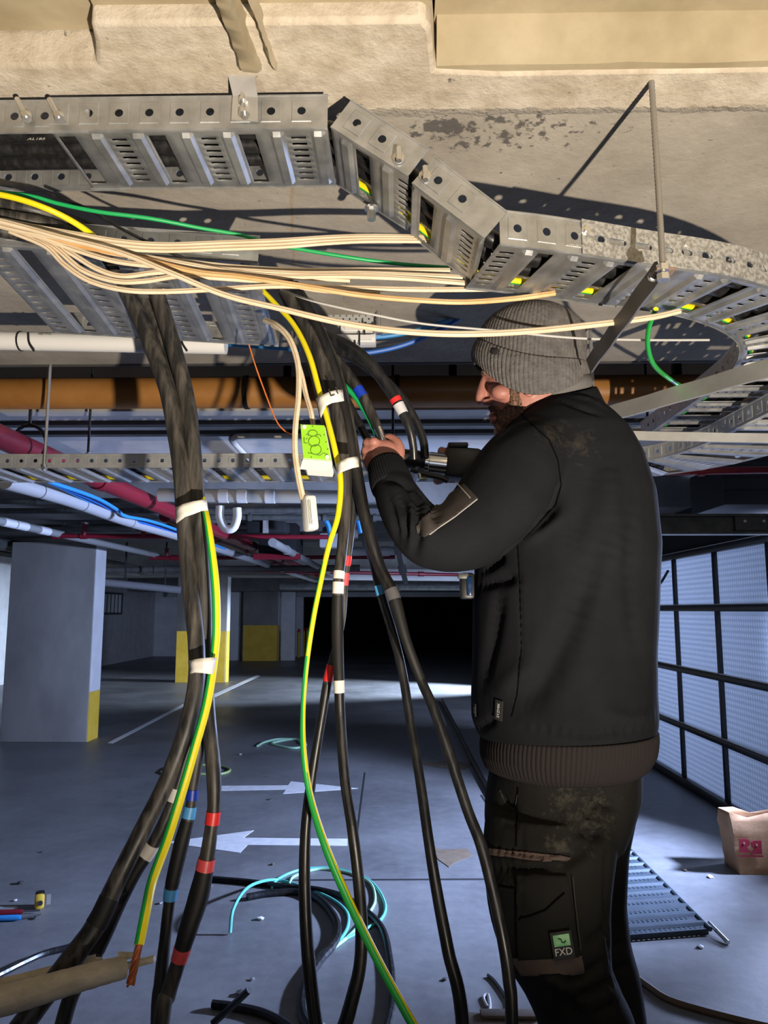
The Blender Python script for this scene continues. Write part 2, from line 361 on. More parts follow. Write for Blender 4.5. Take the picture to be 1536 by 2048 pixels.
# ragged formwork fin with a split
def rough_strip(x0, x1, name, dz):
    mb = MB(); R = []
    for i in range(22):
        t = i / 21; y = 0.90 + 0.20 * t; j = RNG.normal(0, 0.0012, 5); k = 1.0 if t < 0.9 else (1 - t) / 0.1
        xa, xb = x0 - 0.012 * (1 - t), x1 - 0.02 * (1 - t)
        R.append([(xa + j[0], y, ZC + 0.01), (xa + 0.008 + j[1], y, ZC - dz * k * (0.75 + 40 * abs(j[2]))), (xb - 0.006 + j[3], y, ZC - dz * k), (xb + j[4] * 0.4, y, ZC + 0.01)])
    return mb.rings(R, True, True).build(name, M_SLAB, ceiling, True, 60)
rough_strip(-0.250, -0.211, 'formwork_fin', 0.020); rough_strip(-0.203, -0.185, 'formwork_fin', 0.014)
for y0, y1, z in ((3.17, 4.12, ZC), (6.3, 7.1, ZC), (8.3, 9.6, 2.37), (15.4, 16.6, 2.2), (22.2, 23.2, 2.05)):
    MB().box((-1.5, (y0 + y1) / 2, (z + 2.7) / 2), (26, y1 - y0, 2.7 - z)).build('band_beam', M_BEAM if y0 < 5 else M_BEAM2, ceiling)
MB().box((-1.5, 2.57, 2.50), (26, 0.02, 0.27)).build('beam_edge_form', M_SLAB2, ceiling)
for y in (3.36, 3.55): MB().box((-1.5, y, ZC - 0.008), (26, 0.05, 0.02)).build('shadow_stripe', M_SLAB2, ceiling)  # dark strips drawn as the shadow stripes of this soffit

wl = struct(MB().box((-8.1, 22, 1.3), (0.2, 40, 2.6)).build('wall_left', M_BEAM))
wb = MB()
wb.box((-6.6, 24.9, 1.3), (3.0, 0.2, 2.6)); wb.box((-4.1, 24.9, 1.3), (2.0, 0.2, 2.6))
wbk = struct(wb.build('wall_back', M_WHITE))
MB().box((0.5, 24.7, 2.28), (16, 0.5, 0.72)).build('bulkhead', M_BEAM, wbk)
struct(MB().box((0, 45.9, 1.3), (24, 0.2, 2.6)).build('wall_far', M_VOID))  # black finish stands in for the unlit depth of the garage
struct(MB().box((11.4, 22, 1.3), (0.2, 46, 2.6)).build('wall_right', M_BEAM))
# louvre on the left wall
lv = thing('wall_louvre', (-7.95, 20.6, 1.4), 'dark louvred vent grille high on the far left wall', 'vent')
MB().box((-7.97, 20.6, 1.68), (0.06, 2.2, 0.62)).build('frame', M_DARK, lv)
for i in range(7): MB().box((-7.93, 19.8 + 0.27 * i, 1.68), (0.05, 0.10, 0.5)).build('slat', M_WHITE, lv)

# columns: each a render-faced pier with a painted base
def column(x0, x1, y0, y1, h, label, yb, front_yellow):
    o = thing('column', ((x0 + x1) / 2, (y0 + y1) / 2, 0), label, 'column', 'car park columns')
    cx, cy = (x0 + x1) / 2, (y0 + y1) / 2
    MB().cbox((cx, cy, h / 2), (x1 - x0, y1 - y0, h), 0.012).build('pier', M_COLUMN, o)
    MB().box((x1 + 0.004, cy, h / 2 + yb / 2), (0.008, y1 - y0 - 0.03, h - yb)).build('painted_side', M_WHITE, o)
    MB().box((x1 + 0.004, cy, yb / 2), (0.0085, y1 - y0 - 0.03, yb - 0.004)).build('painted_side_base', M_YELLOW, o)
    if front_yellow: MB().box((cx, y0 - 0.004, yb / 2), (x1 - x0 - 0.03, 0.008, yb - 0.004)).build('painted_front_base', M_YELLOW, o)
    return o
column(-4.56, -3.56, 8.77, 9.1, 2.30, 'wide dark grey column nearest the camera with yellow strip on its side', 0.56, False)
column(-4.66, -3.60, 15.9, 16.2, 2.2, 'grey column with yellow base, seen behind the left cable bundle', 1.06, True)
column(-4.62, -3.57, 22.55, 22.85, 2.05, 'furthest grey column with yellow base near the white back wall', 1.05, True)
MB().box((-3.3, 22.9, 1.02), (0.42, 0.2, 2.04)).build('white_pier', M_WHITE, wbk)
MB().box((-5.0, 22.95, 1.02), (0.5, 0.2, 2.04)).build('white_pier', M_WHITE, wbk)
for i, x in enumerate((587, 597, 606, 614)):
    p = at(x, 1318 - 3 * i, Z=0); p.z = 0
    o = thing('bollard', p, ['yellow bollard with red top, nearest the white pier', 'yellow bollard with red top, second from the white pier', 'yellow bollard with red top, third from the white pier', 'yellow bollard with red top, furthest into the dark opening'][i], 'bollard', 'bollards by the dark opening')
    h = 0.9; r = 0.055
    MB().cyl(p, p + Vector((0, 0, h - 0.1)), r, 12).build('post', M_YELLOW, o); MB().cyl(p + Vector((0, 0, h - 0.1)), p + Vector((0, 0, h)), r * 1.02, 12, 0, r * 0.7).build('cap', M_RED, o)

# ================================================================== cage of framed mesh panels on the right
XF = 2.47
cage = thing('mesh_cage_wall', (XF, 7.0, 0), 'black framed cage wall with translucent mesh panels on the right', 'partition')
YP = [5.02, 5.88, 6.74, 7.60, 8.46, 9.32]; ZP = [0.02, 0.51, 0.99, 1.515, 1.97]
def panel_material():
    m, N, L, b = node_mat('translucent_mesh_sheet')
    tc = N.new('ShaderNodeTexCoord')
    wv = []
    for ax in ('Y', 'Z'):
        q = N.new('ShaderNodeTexWave'); q.wave_type = 'BANDS'; q.bands_direction = ax; q.inputs['Scale'].default_value = 9.0 if ax == 'Y' else 7.5; L.new(tc.outputs['Object'], q.inputs[0]); wv.append(q)
    mx = N.new('ShaderNodeMath'); mx.operation = 'MULTIPLY'; L.new(wv[0].outputs['Fac'], mx.inputs[0]); L.new(wv[1].outputs['Fac'], mx.inputs[1])
    cr = N.new('ShaderNodeValToRGB'); cr.color_ramp.elements[0].color = (0.30, 0.32, 0.34, 1); cr.color_ramp.elements[1].color = (0.42, 0.44, 0.46, 1)
    L.new(mx.outputs[0], cr.inputs[0]); L.new(cr.outputs[0], b.inputs['Base Color']); b.inputs['Roughness'].default_value = 0.45
    tr = N.new('ShaderNodeBsdfTranslucent'); L.new(cr.outputs[0], tr.inputs[0]); ms = N.new('ShaderNodeMixShader'); ms.inputs[0].default_value = 0.6
    L.new(b.outputs[0], ms.inputs[1]); L.new(tr.outputs[0], ms.inputs[2]); L.new(ms.outputs[0], N['Material Output'].inputs['Surface'])
    return m
M_MESH = panel_material()
for i in range(len(YP) - 1):
    for j in range(4):
        MB().box((XF + 0.012, (YP[i] + YP[i + 1]) / 2, (ZP[j] + ZP[j + 1]) / 2), (0.006, YP[i + 1] - YP[i] - 0.03, ZP[j + 1] - ZP[j] - 0.03)).build('panel', M_MESH, cage, False)
for y in YP: MB().cbox((XF, y, 1.0), (0.045, 0.04, 1.98), 0.006).build('post', M_FRAME, cage)
for j, z in enumerate(ZP):
    h = 0.07 if j == 0 else 0.05
    MB().cbox((XF, (YP[0] + YP[-1]) / 2, z + (0.02 if j == 0 else 0)), (0.07, YP[-1] - YP[0] + 0.05, h), 0.006).build('rail', M_FRAME, cage)
    MB().box((XF - 0.02, (YP[0] + YP[-1]) / 2, z + h / 2 + 0.004), (0.022, YP[-1] - YP[0], 0.006)).build('rail_lip', M_ALU, cage)
MB().box((XF + 0.03, (YP[0] + YP[-1]) / 2, 2.29), (0.03, YP[-1] - YP[0], 0.60)).build('shade_sheet', M_VOID, cage)  # black sheet added for the darkness above the cage
MB().tube(spline([at(1308, 1178, X=XF - 0.03), at(1322, 1165, X=XF - 0.03), at(1336, 1142, X=XF - 0.03)]), 0.012, 8).build('door_handle', M_FRAME, cage)
# header beam and dark opening box above the cage
hb = thing('steel_header_beam', (2.4, 3.95, 1.9), 'dull grey steel header beam running above the cage wall', 'beam')
struct(MB().cbox((2.92, 3.45, 1.18), (0.9, 0.9, 2.36), 0.015).build('added_shade_pier', M_COLUMN))  # unseen pier added to throw shade on the lower right floor
a, b2 = at(1180, 1050, Y=3.95), at(1740, 1050, Y=3.95)
MB().box((a.lerp(b2, 0.5)), (b2.x - a.x, 0.05, 0.10)).build('web', M_DARK, hb); MB().box(a.lerp(b2, 0.5) + Vector((0, -0.03, 0.045)), (b2.x - a.x, 0.08, 0.012)).build('flange', M_DARK, hb); MB().box(a.lerp(b2, 0.5) + Vector((0, -0.03, -0.048)), (b2.x - a.x, 0.08, 0.012)).build('flange', M_DARK, hb)
MB().box(at(1500, 1046, Y=3.91), (0.16, 0.02, 0.08)).build('plate', M_DARK, hb)
for px in (1490, 1528): MB().cyl(at(px, 1042, Y=3.90), at(px, 1042, Y=3.885), 0.008, 6).build('bolt', M_BOLT, hb)
sb = thing('dark_opening_box', (2.85, 4.6, 2.05), 'black box standing in for the dark opening under the slab at far right', 'dark opening')
MB().cbox((2.85, 4.6, 2.23), (1.9, 0.5, 0.25), 0.01).build('housing', M_VOID, sb); MB().box((2.85, 4.344, 2.23), (1.9, 0.012, 0.06)).build('trim', M_VOID, sb)  # black box drawn where the opening under the slab lies dark
rb = thing('red_sprinkler_pipe', (1.6, 3.4, 2.2), 'red sprinkler pipe under the right ceiling beside the dark opening box', 'pipe', 'red sprinkler pipes')
MB().cyl(at(1330, 944, Y=3.6), at(1720, 936, Y=3.6), 0.018, 12).build('pipe', M_REDPIPE, rb); MB().cyl(at(1395, 943, Y=3.6), at(1408, 943, Y=3.6), 0.024, 12).build('coupling', M_REDPIPE, rb)

# ================================================================== cable trays
def tray_map(path):
    P = [Vector(p) for p in path]; D = [0.0]
    for a, b in zip(P, P[1:]): D.append(D[-1] + (b - a).length)
    def fm(u):
        u = min(max(u, 0.0), D[-1])
        i = 0
        while i < len(D) - 2 and D[i + 1] < u: i += 1
        t = (u - D[i]) / max(D[i + 1] - D[i], 1e-9)
        return P[i].lerp(P[i + 1], t), i
    def tan(u, e=0.03):
        return (fm(u + e)[0] - fm(u - e)[0]).normalized()
    def mp(u, v, w):
        p, _ = fm(u); t = tan(u); s = Vector((0, 0, 1)).cross(t).normalized(); up = t.cross(s).normalized()
        return p + s * v + up * w
    return mp, D[-1], tan
def rolled(mp, ang, W):
    """tilt the tray about its near edge"""
    ca, sa = math.cos(ang), math.sin(ang)
    return lambda u, v, w: mp(u, v * ca - w * sa, v * sa + w * ca)
def tray_base(mp, L, W, off=0.0, per=0.15, t=0.0015, slots=8, skip=None, sub=1, pat=None):
    U = []; ribU = []; slotU = []; openU = []
    pat = pat or [(0, 'e'), (.010, 'r0'), (.016, 'r1'), (.028, 'r2'), (.034, 'e'), (.044, 's'), (.069, 'e'), (.078, 'r0'), (.084, 'r1'), (.096, 'r2'), (.102, 'e'), (.108, 'o'), (.136, 'e')]
    k = -1
    while k * per - off < L:
        for u, c in pat:
            q = k * per + u - off
            if -1e-6 <= q < L - 0.002: U.append((q, c))
        k += 1
    if not U or U[0][0] > 0.002: U.insert(0, (0, 'e'))
    U.append((L, 'e'))
    V = [(0, 'e'), (0.010, 'a'), (0.016, 'b')]
    inn = W - 0.036; sp = inn / slots; sw = min(0.0065, sp * 0.4)
    for i in range(slots):
        c = 0.018 + sp * (i + 0.5); V += [(c - sw / 2, 's'), (c + sw / 2, 'b')]
    V += [(W - 0.016, 'a'), (W - 0.010, 'e'), (W, 'e')]
    nu, nv = len(U), len(V); vs = []; fs = []
    for iu, (u, cu) in enumerate(U):
        for iv, (v, cv) in enumerate(V):
            w = 0.0
            if cu in ('r1', 'r2') and 0.0155 < v < W - 0.0155: w = -0.006
            vs.append(mp(u, v, w))
    for iu in range(nu - 1):
        for iv in range(nv - 1):
            u0, cu = U[iu]; v0, cv = V[iv]
            um = (u0 + U[iu + 1][0]) / 2
            if cu == 's' and cv == 's': continue
            if cu == 'o' and v0 >= 0.0155 and V[iv + 1][0] <= W - 0.0155: continue
            if skip and skip(um, (v0 + V[iv + 1][0]) / 2): continue
            fs.append((iu * nv + iv, (iu + 1) * nv + iv, (iu + 1) * nv + iv + 1, iu * nv + iv + 1))
    return vs, fs
def tray_flange(mp, L, v, H, out, holes=True, off=0.025, sp=0.05, r=0.0062, slotted=False, hw=None):
    """upright side with round holes pressed in small raised squares; out = outward offset sign"""
    vs = []; fs = []; n = 16
    def add(u, w, o): vs.append(mp(u, v + out * o, w)); return len(vs) - 1
    us = [0.0]; c = off; cells = []
    while c + sp / 2 <= L + 1e-6:
        cells.append(c); c += sp
    prev = 0.0
    def strip(u0, u1):
        m = max(1, int((u1 - u0) / 0.03))
        for i in range(m):
            a, b = lerp(u0, u1, i / m), lerp(u0, u1, (i + 1) / m)
            q = [add(a, 0, 0), add(b, 0, 0), add(b, H, 0), add(a, H, 0)]; fs.append(q)
    for c in cells:
        a, b = c - sp / 2, c + sp / 2
        if a > prev + 1e-5: strip(prev, a)
        s = sp * 0.33; w0, w1 = H * 0.16, H * 0.84; cw = H * 0.5
        A = [add(a, 0, 0), add(b, 0, 0), add(b, H, 0), add(a, H, 0)]
        B = [add(c - s, w0, 0), add(c + s, w0, 0), add(c + s, w1, 0), add(c - s, w1, 0)]
        Cq = [add(c - s + .0014, w0 + .0014, 0.0011), add(c + s - .0014, w0 + .0014, 0.0011), add(c + s - .0014, w1 - .0014, 0.0011), add(c - s + .0014, w1 - .0014, 0.0011)]
        for i in range(4):
            j = (i + 1) % 4; fs.append([A[i], A[j], B[j], B[i]]); fs.append([B[i], B[j], Cq[j], Cq[i]])
        ring = []
        for k in range(n):
            an = 2 * math.pi * (k + 0.5) / n - math.pi * 0.75
            ring.append(add(c + r * math.cos(an), cw + r * math.sin(an), 0.0011))
        for i in range(4):
            # fan between the square's side and the quarter of the ring
            seg = [ring[(i * n // 4 + k) % n] for k in range(n // 4 + 1)]
            for k in range(n // 4):
                fs.append([Cq[i], seg[k + 1], seg[k]]) if k < n // 8 else fs.append([Cq[(i + 1) % 4], seg[k + 1], seg[k]])
            fs.append([Cq[i], Cq[(i + 1) % 4], seg[n // 8]])
        prev = b
    if prev < L - 1e-4: strip(prev, L)
    # rolled top lip
    return vs, fs
def add_solid(o, t):
    s = o.modifiers.new('thickness', 'SOLIDIFY'); s.thickness = t; s.offset = 0.0; return o
def bolt(parent, p, nrm, s=0.011, length=0.016, name='bolt'):
    p = Vector(p); nrm = Vector(nrm).normalized()
    mb = MB().cyl(p, p + nrm * 0.0022, s * 1.05, 16); mb.cyl(p + nrm * 0.0022, p + nrm * (0.0022 + s * 0.55), s * 0.72, 6); mb.cyl(p + nrm * (0.0022 + s * 0.55), p + nrm * length, s * 0.38, 10)
    return mb.build(name, M_BOLT, parent)
def make_tray(label, path, W, H, off=0.0, slots=8, skip=None, foff=0.025, roll=0.0, sp=0.05, r=0.0070, far=True, group='galvanised cable trays', base=True, mt=None, near_off=None, lips=True, pat=None):
    mp, L, tan = tray_map(path)
    if roll: mp = rolled(mp, roll, W)
    o = thing('cable_tray', path[0], label, 'cable tray', group)
    mt = mt or M_GALV
    if base:
        v, f = tray_base(mp, L, W, off, slots=slots, skip=skip, pat=pat); add_solid(MB().add(v, f).build('tray_bed', mt, o, True, 25), 0.0015)
    v, f = tray_flange(mp, L, 0.0, H, -1, off=foff, sp=sp, r=r); add_solid(MB().add(v, f).build('side_flange', mt, o, False), 0.0015)
    if far:
        v, f = tray_flange(mp, L, W, H, 1, off=foff, sp=sp, r=r); add_solid(MB().add(v, f).build('side_flange', mt, o, False), 0.0015)
    if lips:
        n = max(2, int(L / 0.03)); 
        for vv, d in ((0.0, 1), (W, -1)):
            if vv and not far: continue
            MB().tube([mp(L * i / n, vv, H) for i in range(n + 1)], 0.0022, 6).build('rolled_lip', mt, o)
            MB().tube([mp(L * i / n, vv, -0.0005) for i in range(n + 1)], 0.002, 6).build('bottom_fold', mt, o)
    return o, mp, L

KS = 1.035; YT = 1.09 * KS; WT = 0.165 * KS; HT = 0.054 * KS
# upper run, level part on the left
pA, pB = at(98, 263, Y=YT), at(655, 251, Y=YT); pB.z = pA.z = (pA.z + pB.z) / 2
t1, mp1, L1 = make_tray('perforated tray bolted to the ceiling at top left, level length', [pA, pB], WT, HT, off=0.1, foff=0.0146)
pZ = Vector((-0.95, YT + 0.001, pA.z - 0.003))
t0, mp0, L0 = make_tray('end of tray at the top left corner, its open bottom showing black cables', [pZ, pA + Vector((0.065, 0.001, -0.003))], WT, HT, off=0.05, foff=0.022, skip=lambda u, v: u > 0.24)
# hold the bracket, bolts
br = thing('ceiling_bracket', at(487, 190, Y=YT - 0.006), 'folded steel hanger bracket fixing the top left tray to the ceiling', 'bracket')
q = [at(463, 240, Y=YT - 0.006), at(516, 243, Y=YT - 0.006), at(516, 196, Y=YT - 0.006), at(466, 192, Y=YT - 0.006), at(508, 147, Y=YT - 0.018), at(455, 146, Y=YT - 0.018)]
add_solid(MB().add(q, [(0, 1, 2, 3), (3, 2, 4, 5)]).build('plate', M_ALU, br, False), 0.003)
e1, e2 = at(483, 168, Y=YT - 0.002), at(490, 236, Y=YT - 0.018)
mb = MB(); mb.cyl(e1, e2, 0.0042, 10); br_b = mb.build('anchor_stud', M_BOLT, br)
for t_, ss in ((0.12, 0.010), (0.5, 0.008), (0.86, 0.009)):
    pp = Vector(e1).lerp(e2, t_); d = (Vector(e2) - Vector(e1)).normalized(); MB().cyl(pp - d * 0.004, pp + d * 0.004, ss, 6).build('nut', M_BOLT, br)
for px, py in ((52, 232), (117, 233)):
    p = at(px, py, Y=YT - 0.003)
    bolt(t0, p, (0.1, -1, -0.15), 0.0095, 0.014)
    d0, d1 = at(px - 18, py - 34, Y=YT - 0.01), at(px + 4, py + 8, Y=YT - 0.022)
    MB().cyl(d0, d1, 0.0044, 10).build('threaded_stud', M_BOLT, t0); MB().cyl(Vector(d0).lerp(d1, .75), Vector(d0).lerp(d1, .95), 0.0082, 6).build('nut', M_BOLT, t0)
# descending part in two lengths
pC, pD = at(662, 253, Y=YT), at(817, 352, Y=YT)
t2, mp2, L2 = make_tray('sloping tray length just right of the level top left tray', [pC, pD], WT, HT, off=0.06, foff=0.032)
pE, pF = at(825, 365, Y=YT - 0.003), at(970, 476, Y=YT - 0.003)
t3, mp3, L3 = make_tray('lower sloping tray length with green paint smear above the beige cables', [pE, pF], WT, HT, off=0.09, foff=0.03)
bolt(t2, at(797, 316, Y=YT - 0.003), (0, -1, 0), 0.0095, 0.015); bolt(t3, at(850, 352, Y=YT - 0.006), (0, -1, 0), 0.0095, 0.015)
for (tt, x, y) in ((t2, 797, 300), (t3, 850, 338)): MB().cyl(at(x, y - 4, Y=YT - 0.012), at(x + 1, y + 22, Y=YT - 0.02), 0.0045, 10).build('threaded_stud', M_BOLT, tt)
hx = MB(); c0 = at(743, 440, Y=YT + 0.155); hx.cyl(c0 + Vector((0, 0, 0.02)), c0 - Vector((0, 0, 0.0)), 0.008, 6); hx.cyl(c0 + Vector((0, 0, .02)), c0 + Vector((0, 0, .024)), 0.013, 16); hx.build('bed_bolt', M_BOLT, t2)
# lower level part that swings through a right angle away from the camera
zb = at(1000, 487, Y=YT).z
near = [(0.158, 1.09), (0.255, 1.114), (0.413, 1.165), (0.546, 1.205), (0.66, 1.262), (0.77, 1.345), (0.86, 1.45), (0.92, 1.58), (0.955, 1.73), (0.965, 1.9), (0.965, 2.15), (0.965, 2.42)]
nearp = spline([Vector((x * KS, y * KS, zb)) for x, y in near], 4)
tl = [Vector(p) for p in nearp]
i_split = 9
t4, mp4, L4 = make_tray('lower level tray above the worker, the length crossed by the threaded rod', tl[:i_split + 1], WT, HT, off=0.035, foff=0.03)
bend_pat = [(0, 'e'), (.008, 'r0'), (.014, 'r1'), (.024, 'r2'), (.030, 'e'), (.040, 's'), (.058, 'e'), (.066, 'r0'), (.072, 'r1'), (.080, 'r2'), (.086, 'e'), (.094, 'o'), (.140, 'e')]
t5, mp5, L5 = make_tray('curved tray bend at far right turning away from the camera', tl[i_split:], WT, HT, off=0.10, foff=0.02, slots=6, pat=bend_pat)
# spangled splice strip on the outside of the bend
sp_, Ls, _ = tray_map(tl[5:40])
U = [0.0]; vs = []; fs = []
def slot_strip(mp, L, H, w0, parent, name, mt):
    vs = []; fs = []; n = 16
    def A(u, w): vs.append(mp(u, -0.004, w)); return len(vs) - 1
    c = 0.02; prev = 0.0; k = 0; pos = []
    while c + 0.045 < L:
        ln = (0.010, 0.022, 0.022, 0.006)[k % 4]; pos.append((c + 0.012, ln)); c += 0.05 if ln > 0.01 else 0.035; k += 1
    def quadrun(u0, u1):
        m = max(1, int((u1 - u0) / 0.02))
        for i in range(m):
            a, b = lerp(u0, u1, i / m), lerp(u0, u1, (i + 1) / m); fs.append([A(a, w0), A(b, w0), A(b, w0 + H), A(a, w0 + H)])
    for c, ln in pos:
        a, b = c - ln / 2 - 0.009, c + ln / 2 + 0.009
        if a > prev: quadrun(prev, a)
        r = 0.0058; ring = []
        for k in range(n):
            an = 2 * math.pi * (k + 0.5) / n - math.pi * 0.75
            ring.append(A(c + r * math.cos(an) + (ln / 2 if math.cos(an) > 0 else -ln / 2), w0 + H / 2 + r * math.sin(an)))
        Cq = [A(a, w0), A(b, w0), A(b, w0 + H), A(a, w0 + H)]
        for i in range(4):
            seg = [ring[(i * n // 4 + k) % n] for k in range(n // 4 + 1)]
            for k in range(n // 4): fs.append([Cq[i], seg[k + 1], seg[k]]) if k < n // 8 else fs.append([Cq[(i + 1) % 4], seg[k + 1], seg[k]])
            fs.append([Cq[i], Cq[(i + 1) % 4], seg[n // 8]])
        prev = b
    quadrun(prev, L)
    return add_solid(MB().add(vs, fs).build(name, mt, parent, False), 0.002)
spl = thing('splice_strip', tl[5], 'long spangled zinc splice strip with slots wrapped around the tray bend', 'splice strip')
slot_strip(sp_, Ls, 0.060, -0.002, spl, 'strip', M_ZINC)
for px, py in ((1165, 472), (1362, 500)):
    c = at(px, py, Y=KS * (1.09 + (px - 1000) * 0.00030)); bolt(spl, c + Vector((0, -0.012, 0)), (0.15, -1, 0), 0.011, 0.012, 'flanged_bolt')
def decal(s, p, right, up, size, mt, parent, name='print', ext=0.0):
    cu = bpy.data.curves.new('txt', 'FONT'); cu.body = s; cu.size = size; cu.align_x = 'CENTER'; cu.align_y = 'CENTER'; cu.extrude = ext
    tmp = bpy.data.objects.new('txt', cu); COL.objects.link(tmp)
    me = bpy.data.meshes.new_from_object(tmp.evaluated_get(bpy.context.evaluated_depsgraph_get())); bpy.data.objects.remove(tmp); bpy.data.curves.remove(cu)
    r = Vector(right).normalized(); u = Vector(up); u = (u - r * u.dot(r)).normalized(); n = r.cross(u)
    M = Matrix(((r.x, u.x, n.x, p[0]), (r.y, u.y, n.y, p[1]), (r.z, u.z, n.z, p[2]), (0, 0, 0, 1)))
    me.transform(M); me.name = name; me.materials.clear(); me.materials.append(mt)
    return link(name, me, parent)
decal('10019171', at(1152, 492, Y=1.112 * KS), (1, 0.25, 0), (0, 0, 1), 0.008, M_STAMP, spl, 'stamped_number')
# threaded rod and brace straps at the right
rd = thing('threaded_rod', at(1302, 165, Z=ZC), 'long steel threaded rod dropping from the ceiling to the tray bend', 'threaded rod')
r0, r1, r2 = at(1303, 163, Z=ZC), at(1318, 400, Y=1.118), at(1327, 560, Y=1.10)
pts = spline([r0, r1, r2], 60); n_ = len(pts)
MB().tube(pts, [0.0052 if i % 2 else 0.0043 for i in range(n_)], 10).build('rod', M_ROD, rd, True, 80)
for k in (0.93, 0.985): 
    p = pts[int(k * (n_ - 1))]; MB().cyl(p - Vector((0, 0, .005)), p + Vector((0, 0, .005)), 0.010, 6).build('nut', M_BOLT, rd)
MB().cbox(pts[int(0.95 * (n_ - 1))] + Vector((0.004, 0.006, 0.004)), (0.030, 0.022, 0.004), 0.001).build('washer_plate', mat('rusty_steel', (0.23, 0.13, 0.09), 0.7, 0.4, col2=(0.35, 0.27, 0.22), scale=60), rd)
def strap(label, p0, p1, wdt, nrm, mt=None):
    p0, p1 = Vector(p0), Vector(p1); o = thing('brace_strap', p0, label, 'brace', 'steel brace straps'); d = (p1 - p0).normalized(); s = d.cross(Vector(nrm)).normalized(); n = s.cross(d).normalized()
    t = 0.0025; R = []
    for i in range(13):
        p = p0.lerp(p1, i / 12) + n * (0.0012 * math.sin(i * 1.7))
        R.append([p + s * wdt / 2 + n * t, p - s * wdt / 2 + n * t, p - s * wdt / 2 - n * t, p + s * wdt / 2 - n * t])
    MB().rings(R).build('bar', mt or M_ALU, o, True, 30)
    bolt(o, p0 + d * 0.02 - n * t * math.copysign(1, n.y), Vector((0, -1, -0.2)), 0.008, 0.01)
    return o
strap('flat steel strap slanting from the threaded rod down behind the worker\'s beanie', at(1318, 540, Y=1.115), at(1178, 732, Y=1.50), 0.030, (0.9, -1, 0.3), mat('dull_strap', (0.16, 0.155, 0.15), 0.6, 0.4))
strap('flat steel strap slanting up to the right edge, above the level strap', at(1205, 832, Y=1.95), at(1620, 712, Y=1.55), 0.048, (0, -1, 0.25))
strap('level flat steel strap behind the worker\'s shoulder at the right edge', at(1235, 871, Y=2.05), at(1640, 879, Y=2.0), 0.026, (0, -1, 0.1))
# hanging tray under the beige cables, tilted
q0, q1 = at(-60, 484, Y=1.30), at(516, 522, Y=1.33)
t6, mp6, L6 = make_tray('wide tray tilted under the fan of beige cables at the left', [q0, q1], 0.40, 0.050, off=0.03, foff=0.03, slots=14, roll=-math.radians(3.0))
# the far tray crossing the picture at mid height
zl = 2.0
lp = spline([Vector((x, y, zl)) for x, y in ((-2.4, 2.58), (-0.8, 2.59), (0.55, 2.60), (0.76, 2.56), (0.88, 2.44), (0.925, 2.27), (0.94, 2.05), (0.95, 1.75), (0.95, 1.4))], 10)
t7, mp7, L7 = make_tray('long distant tray crossing the whole picture below the brown pipe', lp, 0.30, 0.047, off=0.02, foff=0.02, slots=8, mt=mat('dull_galvanised', (0.42, 0.43, 0.44), 0.5, 0.5, col2=(0.56, 0.57, 0.57), scale=20))
ea = MB().tube([mp7(0.2 + 0.05 * i, 0.262, 0.010) for i in range(56)], 0.008, 8).build('earth_cable', M_YEL); tag(ea, 'yellow earth cable lying inside the long distant tray', 'cable', 'cables inside trays')
for k, vv in enumerate((0.06, 0.12, 0.18)):
    c = MB().tube([mp7(0.2 + 0.05 * i, vv + 0.006 * math.sin(i * .4 + k), 0.018) for i in range(62)], 0.015, 8).build('power_cable', M_BLACK)
    tag(c, ['black power cable inside the long distant tray, nearest its front flange', 'black power cable inside the long distant tray, middle one', 'black power cable inside the long distant tray, rearmost one'][k], 'cable', 'cables inside trays')
for px, y0, y1, lab in ((88, 815, 942, 'thin hanger rod holding the long distant tray at far left'), (176, 825, 912, 'dark hanger rod behind the long distant tray near the far left'), (786, 838, 912, 'dark hanger rod of the distant tray behind the raised hand'), (1186, 670, 800, 'thin steel rod hanging beside the beanie'), (1297, 840, 880, 'short dark rod above the level strap at right')):
    yy = 2.56 if px == 88 else (2.2 if px == 1186 else 2.95)
    top = at(px, y0, Y=yy); bot = at(px, y1, Y=yy); top.z = max(top.z, 2.36 if yy < 2.54 else 2.62)
    o = thing('hanger_rod', bot, lab, 'hanger rod', 'ceiling hanger rods'); MB().cyl(bot, Vector((bot.x, bot.y, top.z)), 0.0055, 8).build('rod', M_ROD if px in (88, 1186) else M_FRAME, o); MB().cyl(bot + Vector((0, 0, .004)), bot + Vector((0, 0, .014)), 0.011, 6).build('nut', M_BOLT, o)

# ================================================================== pipes and services under the slab
def pipe(name, label, pts, r, mt, group=None, cat='pipe', clips=(), n=16, clip_m=None, clip_w=0.012, clip_k=1.06):
    o = thing(name, pts[0], label, cat, group); P = spline(pts, 10) if len(pts) > 2 else [Vector(pts[0]).lerp(Vector(pts[-1]), i / 20) for i in range(21)]
    MB().tube(P, r, n).build('pipe', mt, o)
    for c in clips:
        i = min(len(P) - 2, max(0, int(c * (len(P) - 1)))); d = (P[i + 1] - P[i]).normalized()
        MB().cyl(P[i] - d * clip_w, P[i] + d * clip_w, r * clip_k, n).build('collar', clip_m or mt, o)
    return o
bp_ = pipe('drain_pipe', 'thick brown drain pipe crossing behind the cables under the ceiling', [Vector((-3, 2.9, 2.363)), Vector((3, 2.9, 2.36))], 0.063, M_BROWNPIPE, clips=(0.405, 0.52, 0.80), clip_m=M_VOID, clip_w=0.009, clip_k=1.07)
for px in (576, 905, 1352): 
    p = at(px, 720, Y=2.9); MB().cyl((p.x, 2.9, 2.42), (p.x, 2.9, 2.62), 0.006, 8).build('hanger', M_FRAME, bp_); MB().box((p.x, 2.9, 2.445), (0.03, 0.03, 0.05)).build('clamp', M_FRAME, bp_)
